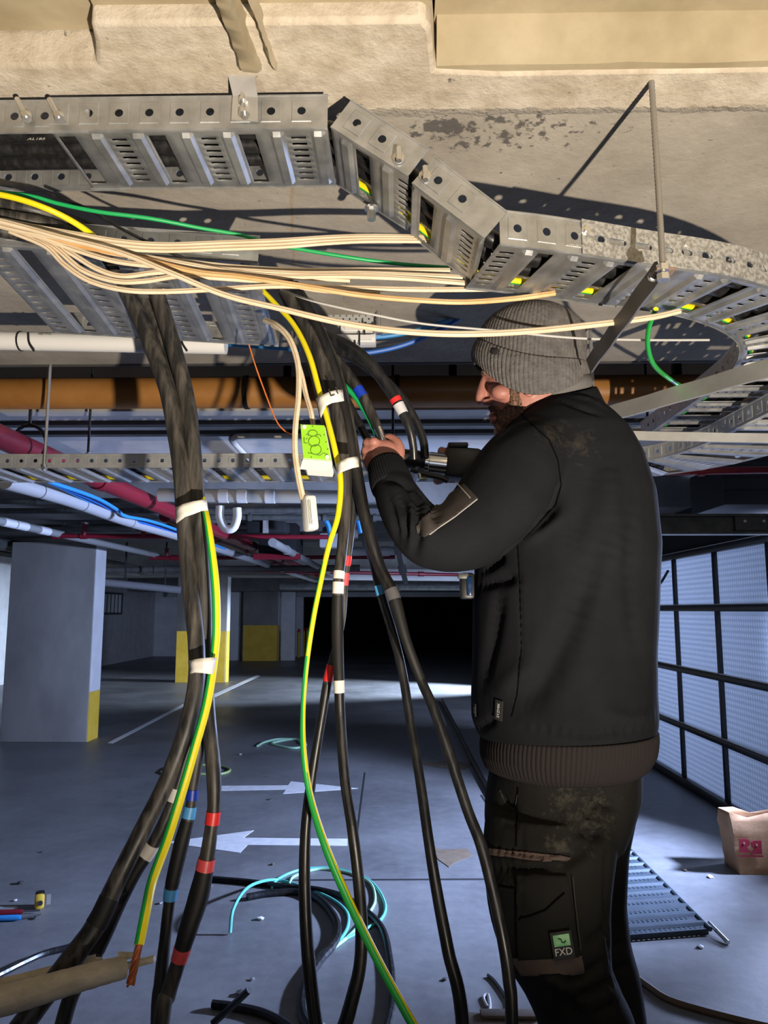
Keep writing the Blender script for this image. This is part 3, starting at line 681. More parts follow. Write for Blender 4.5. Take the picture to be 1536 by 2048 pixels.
# white PVC duct behind the tilted tray
d0, d1 = at(-30, 681, Y=1.86), at(452, 690, Y=1.86)
pv = pipe('white_duct', 'white plastic duct tied under the tilted tray at the left', [d0, d1], 0.024, M_PVC, clips=(0.06 + 62 / 482, 0.80), clip_m=M_VOID, clip_w=0.002, clip_k=1.09)
decal('HEP PVC', at(90, 668, Y=1.832), (1, 0, 0), (0, 0, 1), 0.009, M_INK, pv, 'duct_print')
for px in (62, 368): MB().tube(spline([at(px - 6, 665, Y=1.836), at(px - 4, 685, Y=1.832), at(px + 6, 702, Y=1.834)]), 0.003, 6).build('cable_tie', M_VOID, pv)
# pipes that run away from the camera on the left
def line(p0, p1, z, far=15.2):
    a, b = at(*p0, Z=z), at(*p1, Z=z)
    if b.y > far: b = a.lerp(b, (far - a.y) / (b.y - a.y))
    return [a, b]
pipe('red_pipe', 'thick red sprinkler main running away on the left', line((-60, 848), (700, 1178), 2.2), 0.05, M_REDPIPE, 'red sprinkler pipes', clips=(0.02, 0.10, 0.45), clip_w=0.04, clip_k=1.15)
hg = thing('pear_hanger', at(57, 880, Z=2.24), 'black steel loop hanger on the red sprinkler main at far left', 'hanger')
c_ = at(57, 893, Z=2.2); MB().tube([c_ + Vector((0.075 * math.sin(a_), 0, 0.085 * math.cos(a_) + 0.01)) for a_ in np.linspace(0, 2 * math.pi, 21)], 0.008, 6).build('loop', M_FRAME, hg); MB().cyl(c_ + Vector((0, 0, 0.09)), (c_.x, c_.y, 2.36), 0.007, 8).build('rod', M_FRAME, hg)
wp = [at(10, 962, Z=2.12), at(140, 1000, Z=2.12), at(250, 1040, Z=2.12), at(350, 1070, Z=2.12), at(480, 1112, Z=2.12), at(640, 1165, Z=2.12)]
pipe('white_pipe', 'long white drain pipe below the red main running away on the left', wp, 0.040, M_PVCG, clips=(0.1, 0.25, 0.42), clip_m=M_GTAPE, clip_w=0.003, clip_k=1.05)
for k, dy in enumerate((0, 7, 13)):
    c = [at(95 + 6 * k, 962 + dy * .4, Z=2.14), at(190, 995 + dy, Z=2.14), at(235, 1020 + dy, Z=2.14), at(250, 1032 + dy, Z=2.12), at(300, 1042 + dy, Z=2.13), at(360, 1062 + dy, Z=2.13), at(450, 1098 + dy, Z=2.13)]
    o = MB().tube(spline(c, 8), 0.011, 8).build('data_cable', M_BLUE2 if k != 1 else M_BLUE); tag(o, ['blue data cable beside the white drain pipe, top strand', 'darker blue data cable beside the white drain pipe, middle strand', 'blue data cable beside the white drain pipe, bottom strand'][k], 'cable', 'blue data cables')
pipe('red_pipe', 'thin red branch pipe crossing level with the dark duct', [at(112, 1072, Z=2.18), at(660, 1074, Z=2.18)], 0.022, M_REDPIPE, 'red sprinkler pipes', clips=(0.0, 0.1, 0.5), clip_w=0.03, clip_k=1.3)
pipe('red_pipe', 'thin red branch pipe crossing below the dark duct', [at(300, 1116, Z=2.16), at(790, 1114, Z=2.16)], 0.026, M_REDPIPE, 'red sprinkler pipes', clips=(0.1, 0.6), clip_w=0.04, clip_k=1.4)
pipe('red_pipe', 'thin distant red pipe above the black opening', [at(440, 1140, Z=2.1), at(930, 1150, Z=2.1)], 0.03, M_REDPIPE, 'red sprinkler pipes', clips=(0.3, 0.8), clip_w=0.05, clip_k=1.4)
pipe('red_pipe', 'second red main running away beside the middle cables', line((330, 1032), (690, 1180), 2.26), 0.05, M_REDPIPE, 'red sprinkler pipes', clips=(0.2, 0.6), clip_w=0.05, clip_k=1.15)
vp = pipe('vent_pipe', 'large cream vent pipe with elbows behind the middle cables', [at(318, 990, Y=4.7), at(690, 994, Y=4.7)], 0.043, M_PVC2, clips=(0.36, 0.46, 0.62), clip_m=M_PVC, clip_w=0.03, clip_k=1.08)
MB().tube(spline([at(440, 1012, Y=4.72), at(440, 1036, Y=4.72), at(450, 1056, Y=4.72), at(466, 1056, Y=4.72), at(474, 1036, Y=4.72), at(474, 1016, Y=4.72)], 8), 0.028, 12).build('trap', M_PVC, vp)
pipe('brown_conduit', 'brown conduit crossing low at left beyond the white pipe', [at(0, 1022, Y=5.6), at(690, 1020, Y=5.6)], 0.022, M_DARK, clips=(0.2, 0.5))
pipe('brown_conduit', 'upper thin brown conduit at far left beyond the red main', [at(-20, 1003, Y=5.3), at(300, 1001, Y=5.3)], 0.02, M_DARK, clips=(0.3,))
pipe('grey_pipe', 'grey pipe running above the wide dark column', line((-40, 1080), (420, 1165), 2.28), 0.075, M_DARK, clips=(0.12, 0.22, 0.35), clip_w=0.03)
pipe('grey_pipe', 'second grey pipe lower down above the wide dark column', line((-40, 1098), (420, 1172), 2.22), 0.05, M_DARK, clips=(0.16, 0.3), clip_w=0.03)
pipe('labelled_pipe', 'pale pipe with a white marker band at far left', line((-10, 1040), (320, 1112), 2.2), 0.035, M_BOXGREY, clips=(0.05, 0.12, 0.2), clip_m=M_PVC, clip_w=0.09)
pipe('water_pipe', 'pale conduit bending up on the second beam left of the green box', [at(610, 872, Z=2.33), at(490, 872, Z=2.33), at(468, 876, Z=2.33), at(466, 884, Z=2.33), at(505, 925, Z=2.33)], 0.014, M_PVC2, clips=(0.2,), clip_m=M_ALU)
dk = thing('dark_duct', at(552, 1060, Y=8.0), 'black rectangular duct hanging between the red pipes', 'duct'); a0, a1 = at(518, 1046, Y=8.0), at(592, 1108, Y=8.0)
MB().cbox((a0 + a1) / 2 + Vector((0, 0.3, 0)), (a1.x - a0.x, 0.6, a0.z - a1.z), 0.01).build('body', M_VOID, dk); MB().box(Vector(((a0.x + a1.x) / 2, 7.99, a1.z - 0.03)), (a1.x - a0.x + 0.1, 0.04, 0.06)).build('red_rail', M_REDPIPE, dk)
dk = thing('cable_duct', at(470, 1045, Y=7.0), 'short dark cable duct behind the hanging white plug', 'duct'); a0, a1 = at(500, 1046, Y=7.0), at(575, 1068, Y=7.0)
MB().cbox((a0 + a1) / 2, (a1.x - a0.x, 0.3, a0.z - a1.z), 0.01).build('body', M_VOID, dk); MB().box((a0 + a1) / 2 + Vector((0.0, -0.16, 0)), (0.05, 0.02, 0.12)).build('strut', M_ALU, dk)
# more services crossing and receding under the far slab
M_GRIME = mat('grimy_conduit', (0.10, 0.095, 0.085), 0.6, col2=(0.16, 0.15, 0.135), scale=6)
pipe('conduit', 'grimy conduit crossing just past the white drain pipe', [at(-40, 1056, Y=7.5), at(520, 1052, Y=7.5)], 0.03, M_GRIME, 'far conduits', clips=(0.3, 0.55, 0.8), clip_k=1.3)
pipe('conduit', 'grimy conduit crossing above the second yellow-based column', [at(210, 1140, Y=10.5), at(720, 1136, Y=10.5)], 0.045, M_GRIME, 'far conduits', clips=(0.2, 0.6), clip_k=1.3)
pipe('conduit', 'pale conduit receding toward the black opening', line((545, 1085), (752, 1196), 2.1), 0.04, M_BOXGREY, 'far conduits', clips=(0.1, 0.3, 0.5), clip_k=1.2)
pipe('conduit', 'dark conduit crossing behind the hanging white plug', [at(400, 1034, Y=6.0), at(900, 1036, Y=6.0)], 0.025, M_DARK, 'far conduits', clips=(0.2, 0.5, 0.7), clip_k=1.3)
pipe('conduit', 'dark conduit crossing just above the black opening', [at(560, 1172, Y=14.6), at(960, 1174, Y=14.6)], 0.07, M_DARK, 'far conduits', clips=(0.3, 0.6), clip_k=1.2)
pipe('white_pipe', 'pale pipe slung under the beam right of the second yellow-based column', [at(210, 1165, Y=10), at(360, 1180, Y=10)], 0.05, M_PVCG)
for px in (250, 330):
    p = at(px, 1165 + (px - 210) * 0.1, Y=10.0); MB().cyl(p, Vector((p.x, p.y, 2.62)), 0.012, 8).build('hanger', M_FRAME, bpy.data.objects['white_pipe.001'])
for px, py, lab in ((168, 1072, 'red sprinkler head rising by the white drain pipe'), (287, 1072, 'red sprinkler head left of the left bundle'), (333, 1116, 'red sprinkler head on the pipe below the dark duct'), (600, 1116, 'red sprinkler head right of the dark duct')):
    yy = at(px, py, Z=2.18 if py < 1100 else 2.16).y; p = at(px, py, Y=yy); o = thing('sprinkler_head', p, lab, 'sprinkler', 'sprinkler heads'); MB().cyl(p, p + Vector((0, 0, 0.11)), 0.022, 10).build('drop', M_REDPIPE, o); MB().cyl(p + Vector((0, 0, 0.11)), p + Vector((0, 0, 0.125)), 0.035, 10).build('deflector', M_DARK, o)
# far clutter of fittings to the left of the worker
pipe('white_beam', 'pale lit service beam far off, level with the worker\'s elbow', [at(640, 1148, Y=13.8), at(1000, 1151, Y=13.8)], 0.11, M_WHITE)
pipe('white_pipe', 'pale far pipe behind the hanging black cables', [at(690, 1104, Y=9), at(960, 1098, Y=9)], 0.05, M_PVC, clips=(0.3, 0.6), clip_k=1.2, clip_w=0.05)
pipe('valve_pipe', 'grey valve pipe dropping beside the middle black cables', [at(736, 1076, Y=8.5), at(742, 1110, Y=8.5), at(760, 1150, Y=8.5), at(762, 1180, Y=8.5)], 0.05, M_BOXGREY, clips=(0.1, 0.55, 0.8), clip_k=1.5, clip_w=0.05)
pipe('valve_pipe', 'grey valve pipe dropping near the worker\'s elbow', [at(790, 1070, Y=8.7), at(800, 1120, Y=8.7), at(812, 1168, Y=8.7)], 0.03, M_BOXGREY, clips=(0.3, 0.7), clip_k=1.6, clip_w=0.05)
dv = thing('light_batten', at(680, 1085, Y=8.2), 'white fitting with clips among the far pipes', 'fitting'); MB().cbox(at(672, 1082, Y=8.2), (0.35, 0.2, 0.16), 0.02).build('body', M_PVC, dv); MB().cbox(at(700, 1068, Y=8.1), (0.18, 0.1, 0.1), 0.02).build('cap', M_BOXGREY, dv)
for k, (px, py) in enumerate(((712, 1020), (716, 1042), (655, 1048))):
    o = MB().tube(spline([at(px - 12, py - 14, Y=6.5), at(px, py, Y=6.5), at(px + 6, py + 24, Y=6.5)], 6), 0.022, 8).build('blue_hose', M_BLUE2); tag(o, ['short blue hose behind the middle cables, upper piece', 'short blue hose behind the middle cables, lower piece', 'short blue hose behind the hanging white plug'][k], 'hose', 'blue hoses')
# junction cluster on the small perforated tray behind
jt = thing('mini_tray', at(690, 640, Y=2.1), 'small perforated plate tray above the white junction boxes', 'cable tray')
g0, g1 = at(585, 612, Y=2.1), at(752, 668, Y=2.1); mb = MB(); nu, nv = 26, 9; hl = 0
vs = []; fs = []
for i in range(nu * 2 + 1):
    for j in range(nv * 2 + 1): vs.append((lerp(g0.x, g1.x, i / (2 * nu)), 2.1 + 0.03 * j / (2 * nv), lerp(g0.z, g1.z, j / (2 * nv))))
for i in range(nu * 2):
    for j in range(nv * 2):
        if i % 2 == 1 and j % 2 == 1 and (i // 2 + j // 2) % 2 == 0: continue
        k = i * (nv * 2 + 1) + j; fs.append((k, k + 1, k + nv * 2 + 2, k + nv * 2 + 1))
add_solid(MB().add(vs, fs).build('plate', M_BOXGREY, jt, False), 0.002)
MB().cyl(at(757, 600, Y=2.08), at(757, 668, Y=2.08), 0.007, 8).build('stud', M_ROD, jt); MB().cyl(at(757, 655, Y=2.08), at(757, 668, Y=2.08), 0.012, 6).build('nut', M_BOLT, jt); MB().cyl(at(757, 585, Y=2.08), Vector((at(757, 585, Y=2.08).x, 2.08, ZC)), 0.007, 8).build('rod', M_ROD, jt)
for k, (x0, y0, x1, y1, lab) in enumerate(((682, 656, 762, 668, 'white junction box behind the beige cable, uppermost'), (672, 674, 752, 690, 'white junction box with a blue cable, middle of the cluster'), (690, 692, 716, 706, 'small white connector at the bottom of the junction cluster'))):
    o = thing('junction_box', at(x0, y1, Y=2.12), lab, 'junction box', 'white junction boxes'); a0, a1 = at(x0, y0, Y=2.12), at(x1, y1, Y=2.12)
    MB().cbox((a0 + a1) / 2, (a1.x - a0.x, 0.05, a0.z - a1.z), 0.004).build('body', M_PVC, o); MB().box((a0 + a1) / 2 + Vector((0.0, -0.027, 0)), ((a1.x - a0.x) * .8, 0.006, (a0.z - a1.z) * .6)).build('lid', M_PVC, o)
    MB().box((a0 + a1) / 2 + Vector((0.012, -0.032, -0.004)), (0.004, 0.008, (a0.z - a1.z) + 0.016)).build('cable_tie', M_VOID, o)
def simple_cable(name, label, pts, r, mt, group=None, n=8, seg=8, cat='cable', **kw):
    o = MB().tube(spline(pts, seg), r, n, **kw).build(name, mt); return tag(o, label, cat, group)
for k, (c, mt, r, lab) in enumerate((
    ([(620, 660), (680, 675), (760, 674), (830, 662), (900, 640)], M_BLUE2, 0.007, 'sky blue cable looping through the white junction boxes'),
    ([(640, 690), (700, 707), (760, 702), (820, 686), (880, 660), (940, 625)], M_BLUE, 0.007, 'dark blue cable sagging below the white junction boxes'),
    ([(600, 618), (670, 622), (740, 632), (800, 640), (870, 630)], M_BLUE, 0.005, 'thin dark blue wire in front of the small perforated plate'),
    ([(590, 622), (682, 616), (735, 628), (760, 634), (840, 634)], M_PVC, 0.006, 'white wire crossing the small perforated plate'),
    ([(625, 645), (640, 632), (650, 660), (660, 690)], M_ORANGE, 0.003, 'loose thin orange wire end by the small perforated plate'),
    ([(720, 700), (800, 690), (860, 668), (930, 640)], M_BOXGREY, 0.009, 'grey cable bundled with the blue cables behind the beanie'),
    ([(440, 688), (520, 694), (600, 700)], M_BLUE2, 0.006, 'short blue cable under the end of the tilted tray'),
    ([(770, 650), (820, 640), (880, 622), (950, 606)], M_VOID, 0.02, 'thick black hose behind the beige cables left of the beanie'))):
    simple_cable('cable', lab, [at(x, y, Y=2.14 + 0.012 * k) for x, y in c], r, mt, 'cables at the junction cluster')

# ================================================================== foreground cables
PATHS = {}
def cable(name, label, pix, rpx, mt, group=None, n=12, seg=10, tail=None, cat='cable', mf=None, flat=1.0, up=None, jit=0.0, head=None):
    """pix: (px, py, Y) way-points; rpx: radius in pixels at its own distance (one value or one per way-point)"""
    P = [at(x, y, Y=Y) for x, y, Y in pix]
    R = [(rpx[i] if isinstance(rpx, (list, tuple)) else rpx) * pix[i][2] / FPX for i in range(len(pix))]
    if head: P = [Vector(h) for h in head] + P; R = [R[0]] * len(head) + R
    if tail:
        P += [Vector(t) for t in tail]; R += [R[-1]] * len(tail)
    S = spline(P, seg); Rs = []
    for i in range(len(S)):
        t = i / seg; k = min(int(t), len(R) - 2); Rs.append(lerp(R[k], R[k + 1], t - k) * (1 + jit * math.sin(i * 1.31) * math.sin(i * .37)))
    o = MB().tube(S, Rs, n, True, 0, mf, flat, up).build(name, mt, None, True, 60)
    tag(o, label, cat, group); PATHS[o.name] = (S, Rs); return o
def section(S, Rs, y0, y1):
    out = []; py = [proj(p)[1] for p in S]
    for i in range(len(S) - 1):
        for k in range(8):
            t = k / 8; y = lerp(py[i], py[i + 1], t)
            if y0 <= y <= y1: out.append((S[i].lerp(S[i + 1], t), lerp(Rs[i], Rs[i + 1], t)))
            elif out and y > y1 + 30: return out
    return out
def band(o, y0, y1, mt, name='tape_band', grow=1.07, n=14):
    S, Rs = PATHS[o.name]; s = section(S, Rs, y0, y1)
    if len(s) < 2: return None
    return MB().tube([p for p, _ in s], [r * grow for _, r in s], n).build(name, mt, o)
def two_tone(n, split=None):
    return lambda i, j: 0 if (j % n) < n // 2 else 1
GA = 'cables of the left hanging bundle'; GB = 'cables of the middle hanging bundle'
YA = 1.40
def fl(px, Y, z=0.02, dx=0.0, dy=0.0):
    p = at(px, 2048, Y=Y); return [(p.x + dx * 0.5, Y + dy * 0.5, 0.40), (p.x + dx, Y + dy, 0.05)]
a1 = cable('power_cable', 'dusty black cable of the left bundle that swings out to the bottom left corner', [(235, 545, 1.47), (262, 600, 1.46), (303, 690, 1.44), (335, 780, 1.42), (354, 880, 1.41), (364, 960, 1.40), (372, 1080, 1.39), (384, 1200, 1.38), (393, 1290, 1.37), (392, 1370, 1.36), (372, 1460, 1.35), (335, 1560, 1.34), (290, 1650, 1.32), (235, 1760, 1.30), (192, 1850, 1.28), (130, 1935, 1.26), (60, 2030, 1.24), (-40, 2160, 1.2)], [17, 18, 19, 18, 18, 17.5, 17, 17, 17, 17, 17, 17, 17, 18, 20, 22, 22, 22], M_SHEATH, GA, jit=0.01)
band(a1, 1795, 1850, M_RUBBER, 'dark_tape_wrap', 1.05)
a2 = cable('power_cable', 'dusty black cable of the left bundle with three red tape bands', [(300, 545, 1.47), (318, 600, 1.46), (346, 690, 1.45), (374, 800, 1.43), (386, 900, 1.42), (395, 1000, 1.41), (402, 1100, 1.40), (408, 1200, 1.40), (410, 1290, 1.40), (413, 1360, 1.40), (418, 1440, 1.39), (427, 1540, 1.38), (428, 1610, 1.38), (422, 1660, 1.38), (413, 1720, 1.38), (398, 1790, 1.38), (376, 1860, 1.37), (358, 1920, 1.37), (336, 1990, 1.37), (322, 2060, 1.36)], [17] * 5 + [16] * 4 + [14] * 2 + [15, 13, 13, 15, 19, 17, 14, 15, 15], M_SHEATH, GA, tail=fl(322, 1.36, dx=-0.05), jit=0.01)
for y0, y1, m in ((1622, 1648, M_RED), (1716, 1740, M_PINK), (1896, 1922, M_PINK)): band(a2, y0, y1, m, grow=1.10)
band(a2, 1742, 1894, M_RUBBER, 'heat_shrink', 1.05)
a3 = cable('power_cable', 'dusty black cable of the left bundle with blue tape bands', [(270, 545, 1.53), (292, 600, 1.515), (325, 690, 1.49), (354, 790, 1.47), (370, 900, 1.455), (379, 1000, 1.445), (388, 1100, 1.44), (398, 1200, 1.435), (405, 1300, 1.43), (408, 1400, 1.42), (400, 1480, 1.42), (386, 1570, 1.42), (380, 1620, 1.42), (362, 1690, 1.42), (346, 1760, 1.42), (338, 1810, 1.42), (330, 1880, 1.42), (322, 1960, 1.42), (316, 2060, 1.42)], [17] * 5 + [16] * 4 + [14] * 2 + [11, 11, 14, 13, 11, 11, 13, 14], M_SHEATH, GA, tail=fl(316, 1.42, dx=0.03), jit=0.01)
for y0, y1, m in ((1578, 1600, M_BLUED), (1612, 1636, M_BLUEL), (1776, 1800, M_BLUEL)): band(a3, y0, y1, m, grow=1.12)
band(a3, 1640, 1774, M_RUBBER, 'heat_shrink', 1.06)
a4 = cable('power_cable', 'black cable of the left bundle with white tape bands, hidden behind the earth cable', [(250, 545, 1.55), (275, 600, 1.53), (312, 690, 1.50), (345, 800, 1.475), (366, 900, 1.46), (378, 1000, 1.45), (386, 1100, 1.45), (395, 1200, 1.44), (402, 1300, 1.44), (396, 1400, 1.44), (378, 1490, 1.44), (352, 1580, 1.44), (330, 1640, 1.44), (302, 1695, 1.44), (272, 1740, 1.43), (240, 1800, 1.42), (212, 1860, 1.41), (175, 1940, 1.40), (125, 2050, 1.39)], [15] * 9 + [12, 12, 10, 12, 13, 13, 14, 15, 15, 15], M_SHEATH, GA, tail=fl(110, 1.38, dx=-0.1))
band(a4, 1576, 1602, M_WTAPE, grow=1.12); band(a4, 1688, 1716, M_WTAPE, grow=1.12); band(a4, 1718, 1900, M_RUBBER, 'heat_shrink', 1.05)
e1_ = cable('earth_cable', 'green and yellow earth cable in the left bundle with bare copper end', [(394, 930, 1.46), (402, 985, 1.42), (416, 1050, 1.365), (429, 1150, 1.35), (433, 1230, 1.35), (430, 1300, 1.35), (415, 1400, 1.34), (391, 1490, 1.33), (362, 1590, 1.32), (334, 1680, 1.30), (305, 1760, 1.26), (292, 1820, 1.22), (278, 1890, 1.195)], [6, 6, 7, 8.5, 8.5, 8.5, 9, 9, 9.5, 9.5, 9.5, 10, 9.5], [M_YEL, M_GREEN], GA, n=16, mf=lambda i, j: 1 if 4 <= (j % 16) < 12 else 0)
end = at(278, 1890, Y=1.195); tip = at(260, 1972, Y=1.19); ax = (tip - end).normalized(); s1 = ax.orthogonal().normalized(); s2 = ax.cross(s1)
for k in range(7):
    rr = 0 if k == 6 else 0.0038; L_ = (0.98, 0.93, 1.0, 0.95, 0.9, 0.99, 0.97)[k]
    MB().tube([end.lerp(tip, t * L_) + (s1 * math.cos(k * 1.05 + t * 4) + s2 * math.sin(k * 1.05 + t * 4)) * rr * (1 + 0.3 * t) for t in np.linspace(-0.05, 1, 14)], 0.0019, 6).build('copper_strand', M_COPPER, e1_)
def tape_wrap(label, poly, Yc, txt=None, thick=0.006, parent_name='cable_label'):
    """folded white paper flag label around a bundle"""
    o = thing(parent_name, at(*poly[0], Y=Yc), label, 'label', 'white tape labels on cables')
    n = len(poly) // 2; top = poly[:n]; bot = poly[n:][::-1]; R = []
    for i in range(n):
        bulge = -0.018 * math.sin(math.pi * min(1, max(0, (i + 0.3) / (n - 0.4)))); t_ = at(*top[i], Y=Yc + bulge); b_ = at(*bot[i], Y=Yc + bulge + 0.001)
        R.append([t_, t_.lerp(b_, .33) + Vector((0, -0.0015 * (i % 2), 0)), t_.lerp(b_, .66) + Vector((0, 0.0012 * (i % 2), 0)), b_])
    ob = MB().rings(R, False, False).build('flag', M_WTAPE, o, True, 25); add_solid(ob, 0.0012)
    if txt:
        c = at((poly[0][0] + poly[n - 1][0]) / 2 + txt[2], (top[0][1] + bot[-1][1]) / 2 + txt[3], Y=Yc - 0.022); decal(txt[0], c, at(*top[-1], Y=Yc) - at(*top[0], Y=Yc), (0, 0, 1), txt[1], M_INK, o, 'handwriting')
    return o
tape_wrap('creased white tape label around the left bundle, the upper one', [(350, 1016), (366, 1008), (385, 1003), (402, 1000), (413, 999), (416, 1021), (403, 1022), (388, 1028), (370, 1034), (353, 1047)], 1.362)
tape_wrap('white tape label around the left bundle, the lower one', [(376, 1322), (392, 1318), (408, 1316), (422, 1315), (433, 1315), (427, 1348), (418, 1348), (405, 1346), (390, 1345), (380, 1348)], 1.335)
# ---- middle bundle
b1 = cable('power_cable', 'black cable of the middle bundle with three white tape bands', [(556, 560, 1.52), (590, 610, 1.50), (632, 690, 1.47), (660, 770, 1.45), (678, 850, 1.44), (690, 930, 1.43), (690, 1020, 1.42), (684, 1100, 1.41), (677, 1160, 1.40), (675, 1260, 1.40), (678, 1360, 1.39), (681, 1440, 1.39), (690, 1560, 1.38), (705, 1660, 1.37), (717, 1760, 1.37), (723, 1850, 1.36), (720, 1930, 1.36), (704, 2000, 1.36), (686, 2060, 1.36)], [13, 14, 15, 15, 14, 13, 12, 11, 11, 11.5, 10, 10, 10, 10.5, 11, 12, 12, 13, 14], [M_SHEATH], GB, tail=[at(660, 2110, Y=1.36), at(600, 2160, Y=1.37)], jit=0.01)
for y0, y1, m in ((1142, 1159, M_WTAPE), (1164, 1188, M_WTAPE), (1361, 1386, M_WTAPE)): band(b1, y0, y1, m, grow=1.06)
band(b1, 1190, 1360, M_RUBBER, 'heat_shrink', 1.04); band(b1, 1387, 2048, M_BLACK, 'core_sheath', 1.01)
b2_ = cable('power_cable', 'black cable of the middle bundle with three red tape bands', [(572, 560, 1.55), (610, 620, 1.52), (655, 700, 1.49), (685, 790, 1.47), (702, 870, 1.46), (712, 940, 1.45), (706, 1020, 1.45), (697, 1100, 1.44), (690, 1160, 1.44), (685, 1240, 1.44), (670, 1300, 1.44), (656, 1360, 1.44), (644, 1430, 1.44), (626, 1540, 1.44), (613, 1640, 1.44), (609, 1740, 1.44), (612, 1850, 1.44), (620, 1950, 1.44), (634, 2060, 1.44)], [13, 14, 14, 13, 12, 11, 9, 8, 7, 6, 7, 9, 9, 9.5, 10, 11, 12, 13, 13], [M_SHEATH], GB, tail=[at(650, 2120, Y=1.43), at(700, 2180, Y=1.42)], jit=0.01)
for y0, y1, m in ((1112, 1132, M_RED), (1145, 1172, M_PINK), (1330, 1363, M_RED)): band(b2_, y0, y1, m, grow=1.12)
band(b2_, 1366, 2048, M_BLACK, 'core_sheath', 1.01)
b3 = cable('power_cable', 'black cable of the middle bundle leading down in front of the worker\'s trousers', [(588, 570, 1.50), (628, 640, 1.48), (664, 730, 1.46), (690, 830, 1.445), (705, 910, 1.435), (722, 1000, 1.43), (742, 1080, 1.42), (762, 1140, 1.42), (786, 1190, 1.41), (812, 1280, 1.40), (842, 1360, 1.40), (868, 1420, 1.39), (902, 1520, 1.38), (935, 1620, 1.37), (962, 1690, 1.36), (985, 1780, 1.35), (1006, 1880, 1.34), (1018, 1960, 1.34), (1024, 2060, 1.34)], [12, 13, 13, 12, 11, 12, 13, 12, 13, 9.5, 9.5, 10, 10.5, 10.5, 11, 11, 11.5, 12, 12], M_BLACK, GB, tail=fl(1024, 1.34))
band(b3, 1178, 1200, M_GTAPE, grow=1.07); band(b3, 1202, 1360, M_RUBBER, 'heat_shrink', 1.04)
b4 = cable('power_cable', 'black cable of the middle bundle with one light blue tape band', [(600, 590, 1.56), (640, 670, 1.54), (680, 770, 1.52), (704, 880, 1.51), (722, 980, 1.50), (742, 1090, 1.50), (760, 1180, 1.50), (784, 1260, 1.50), (804, 1340, 1.49), (820, 1440, 1.48), (840, 1560, 1.46), (857, 1680, 1.44), (875, 1790, 1.43), (896, 1900, 1.42), (926, 2060, 1.42)], [10, 10, 10, 10, 10, 10, 9, 9, 9, 9, 9.5, 10, 11, 12, 13], M_BLACK, GB, tail=fl(930, 1.42))
band(b4, 1170, 1190, M_BLUEL, grow=1.10)
e2_ = cable('earth_cable', 'long green and yellow earth cable hanging in front of the middle bundle', [(515, 570, 1.47), (548, 605, 1.45), (588, 650, 1.43), (618, 710, 1.41), (638, 780, 1.40), (655, 840, 1.39), (670, 900, 1.38), (681, 960, 1.38), (676, 1030, 1.375), (658, 1090, 1.37), (642, 1160, 1.37), (626, 1240, 1.37), (613, 1330, 1.37), (606, 1420, 1.37), (607, 1500, 1.36), (620, 1590, 1.36), (650, 1690, 1.35), (692, 1790, 1.35), (740, 1890, 1.34), (782, 1970, 1.33), (832, 2060, 1.32)], [5, 5.5, 5.5, 6, 6, 6, 6, 6, 6, 5.5, 5.5, 5.5, 5, 5, 6, 6.5, 8, 8.5, 8.5, 8.5, 9], [M_YEL, M_GREEN], GB, n=16, tail=[at(885, 2150, Y=1.31), at(945, 2250, Y=1.30)], mf=lambda i, j: 1 if (8 if i < 78 else 6 if i < 95 else 5 if i < 118 else 3 if i < 145 else 2) <= (j % 16) < 13 else 0)
tape_wrap('white paper flag label marked L1 on the middle bundle', [(632, 797), (645, 790), (660, 783), (674, 780), (685, 779), (688, 802), (676, 804), (664, 806), (652, 812), (642, 836)], 1.392, ('L1', 0.022, 10, -16))
tape_wrap('blank white paper flag label on the middle bundle beside the green box', [(671, 930), (682, 922), (695, 916), (706, 914), (716, 913), (718, 934), (706, 936), (694, 940), (684, 944), (675, 950)], 1.362)
# ---- cables swinging over to the raised hand
GC = 'cables at the raised hand'
c1 = cable('power_cable', 'black cable curving over the hand, with red and silver tape', [(600, 640, 1.60), (650, 672, 1.58), (700, 695, 1.56), (740, 728, 1.55), (776, 775, 1.55), (800, 815, 1.55), (818, 855, 1.55), (826, 890, 1.56), (828, 918, 1.57)], [12, 13, 13, 13, 12, 11, 9, 8, 8], M_BLACK, GC)
band(c1, 808, 828, M_SILVT, grow=1.08); band(c1, 796, 805, M_RED, grow=1.06)
c2 = cable('power_cable', 'outermost black cable curving over the hand into the crimping tool', [(640, 690, 1.62), (700, 712, 1.61), (750, 745, 1.60), (800, 792, 1.60), (828, 836, 1.60), (846, 880, 1.60), (850, 915, 1.60)], [11, 11, 11, 10, 9, 8.5, 8.5], M_BLACK, GC)
c3 = cable('power_cable', 'black cable with blue tape and bare grey lug gripped in the hand', [(605, 660, 1.55), (650, 700, 1.53), (690, 742, 1.52), (722, 786, 1.51), (742, 825, 1.505), (756, 856, 1.50), (768, 890, 1.50), (776, 925, 1.51)], [12, 12, 12, 10, 10, 9, 6, 5], M_SHEATH, GC)
band(c3, 776, 794, M_BLUED, grow=1.06); band(c3, 856, 884, M_CHROME, 'cable_lug', 1.05)
c4 = cable('power_cable', 'short black cable passing behind the gripping hand', [(640, 720, 1.60), (680, 778, 1.58), (708, 830, 1.57), (730, 870, 1.56), (748, 900, 1.56), (764, 935, 1.57)], [9, 9, 9, 8.5, 8.5, 8], M_BLACK, GC)
e5 = cable('earth_cable', 'bright green wire running down to the gripping hand', [(660, 735, 1.545), (684, 765, 1.535), (712, 796, 1.53), (734, 830, 1.525), (752, 866, 1.52), (766, 900, 1.52)], [5.5] * 6, M_GREEN2, GC, n=10)
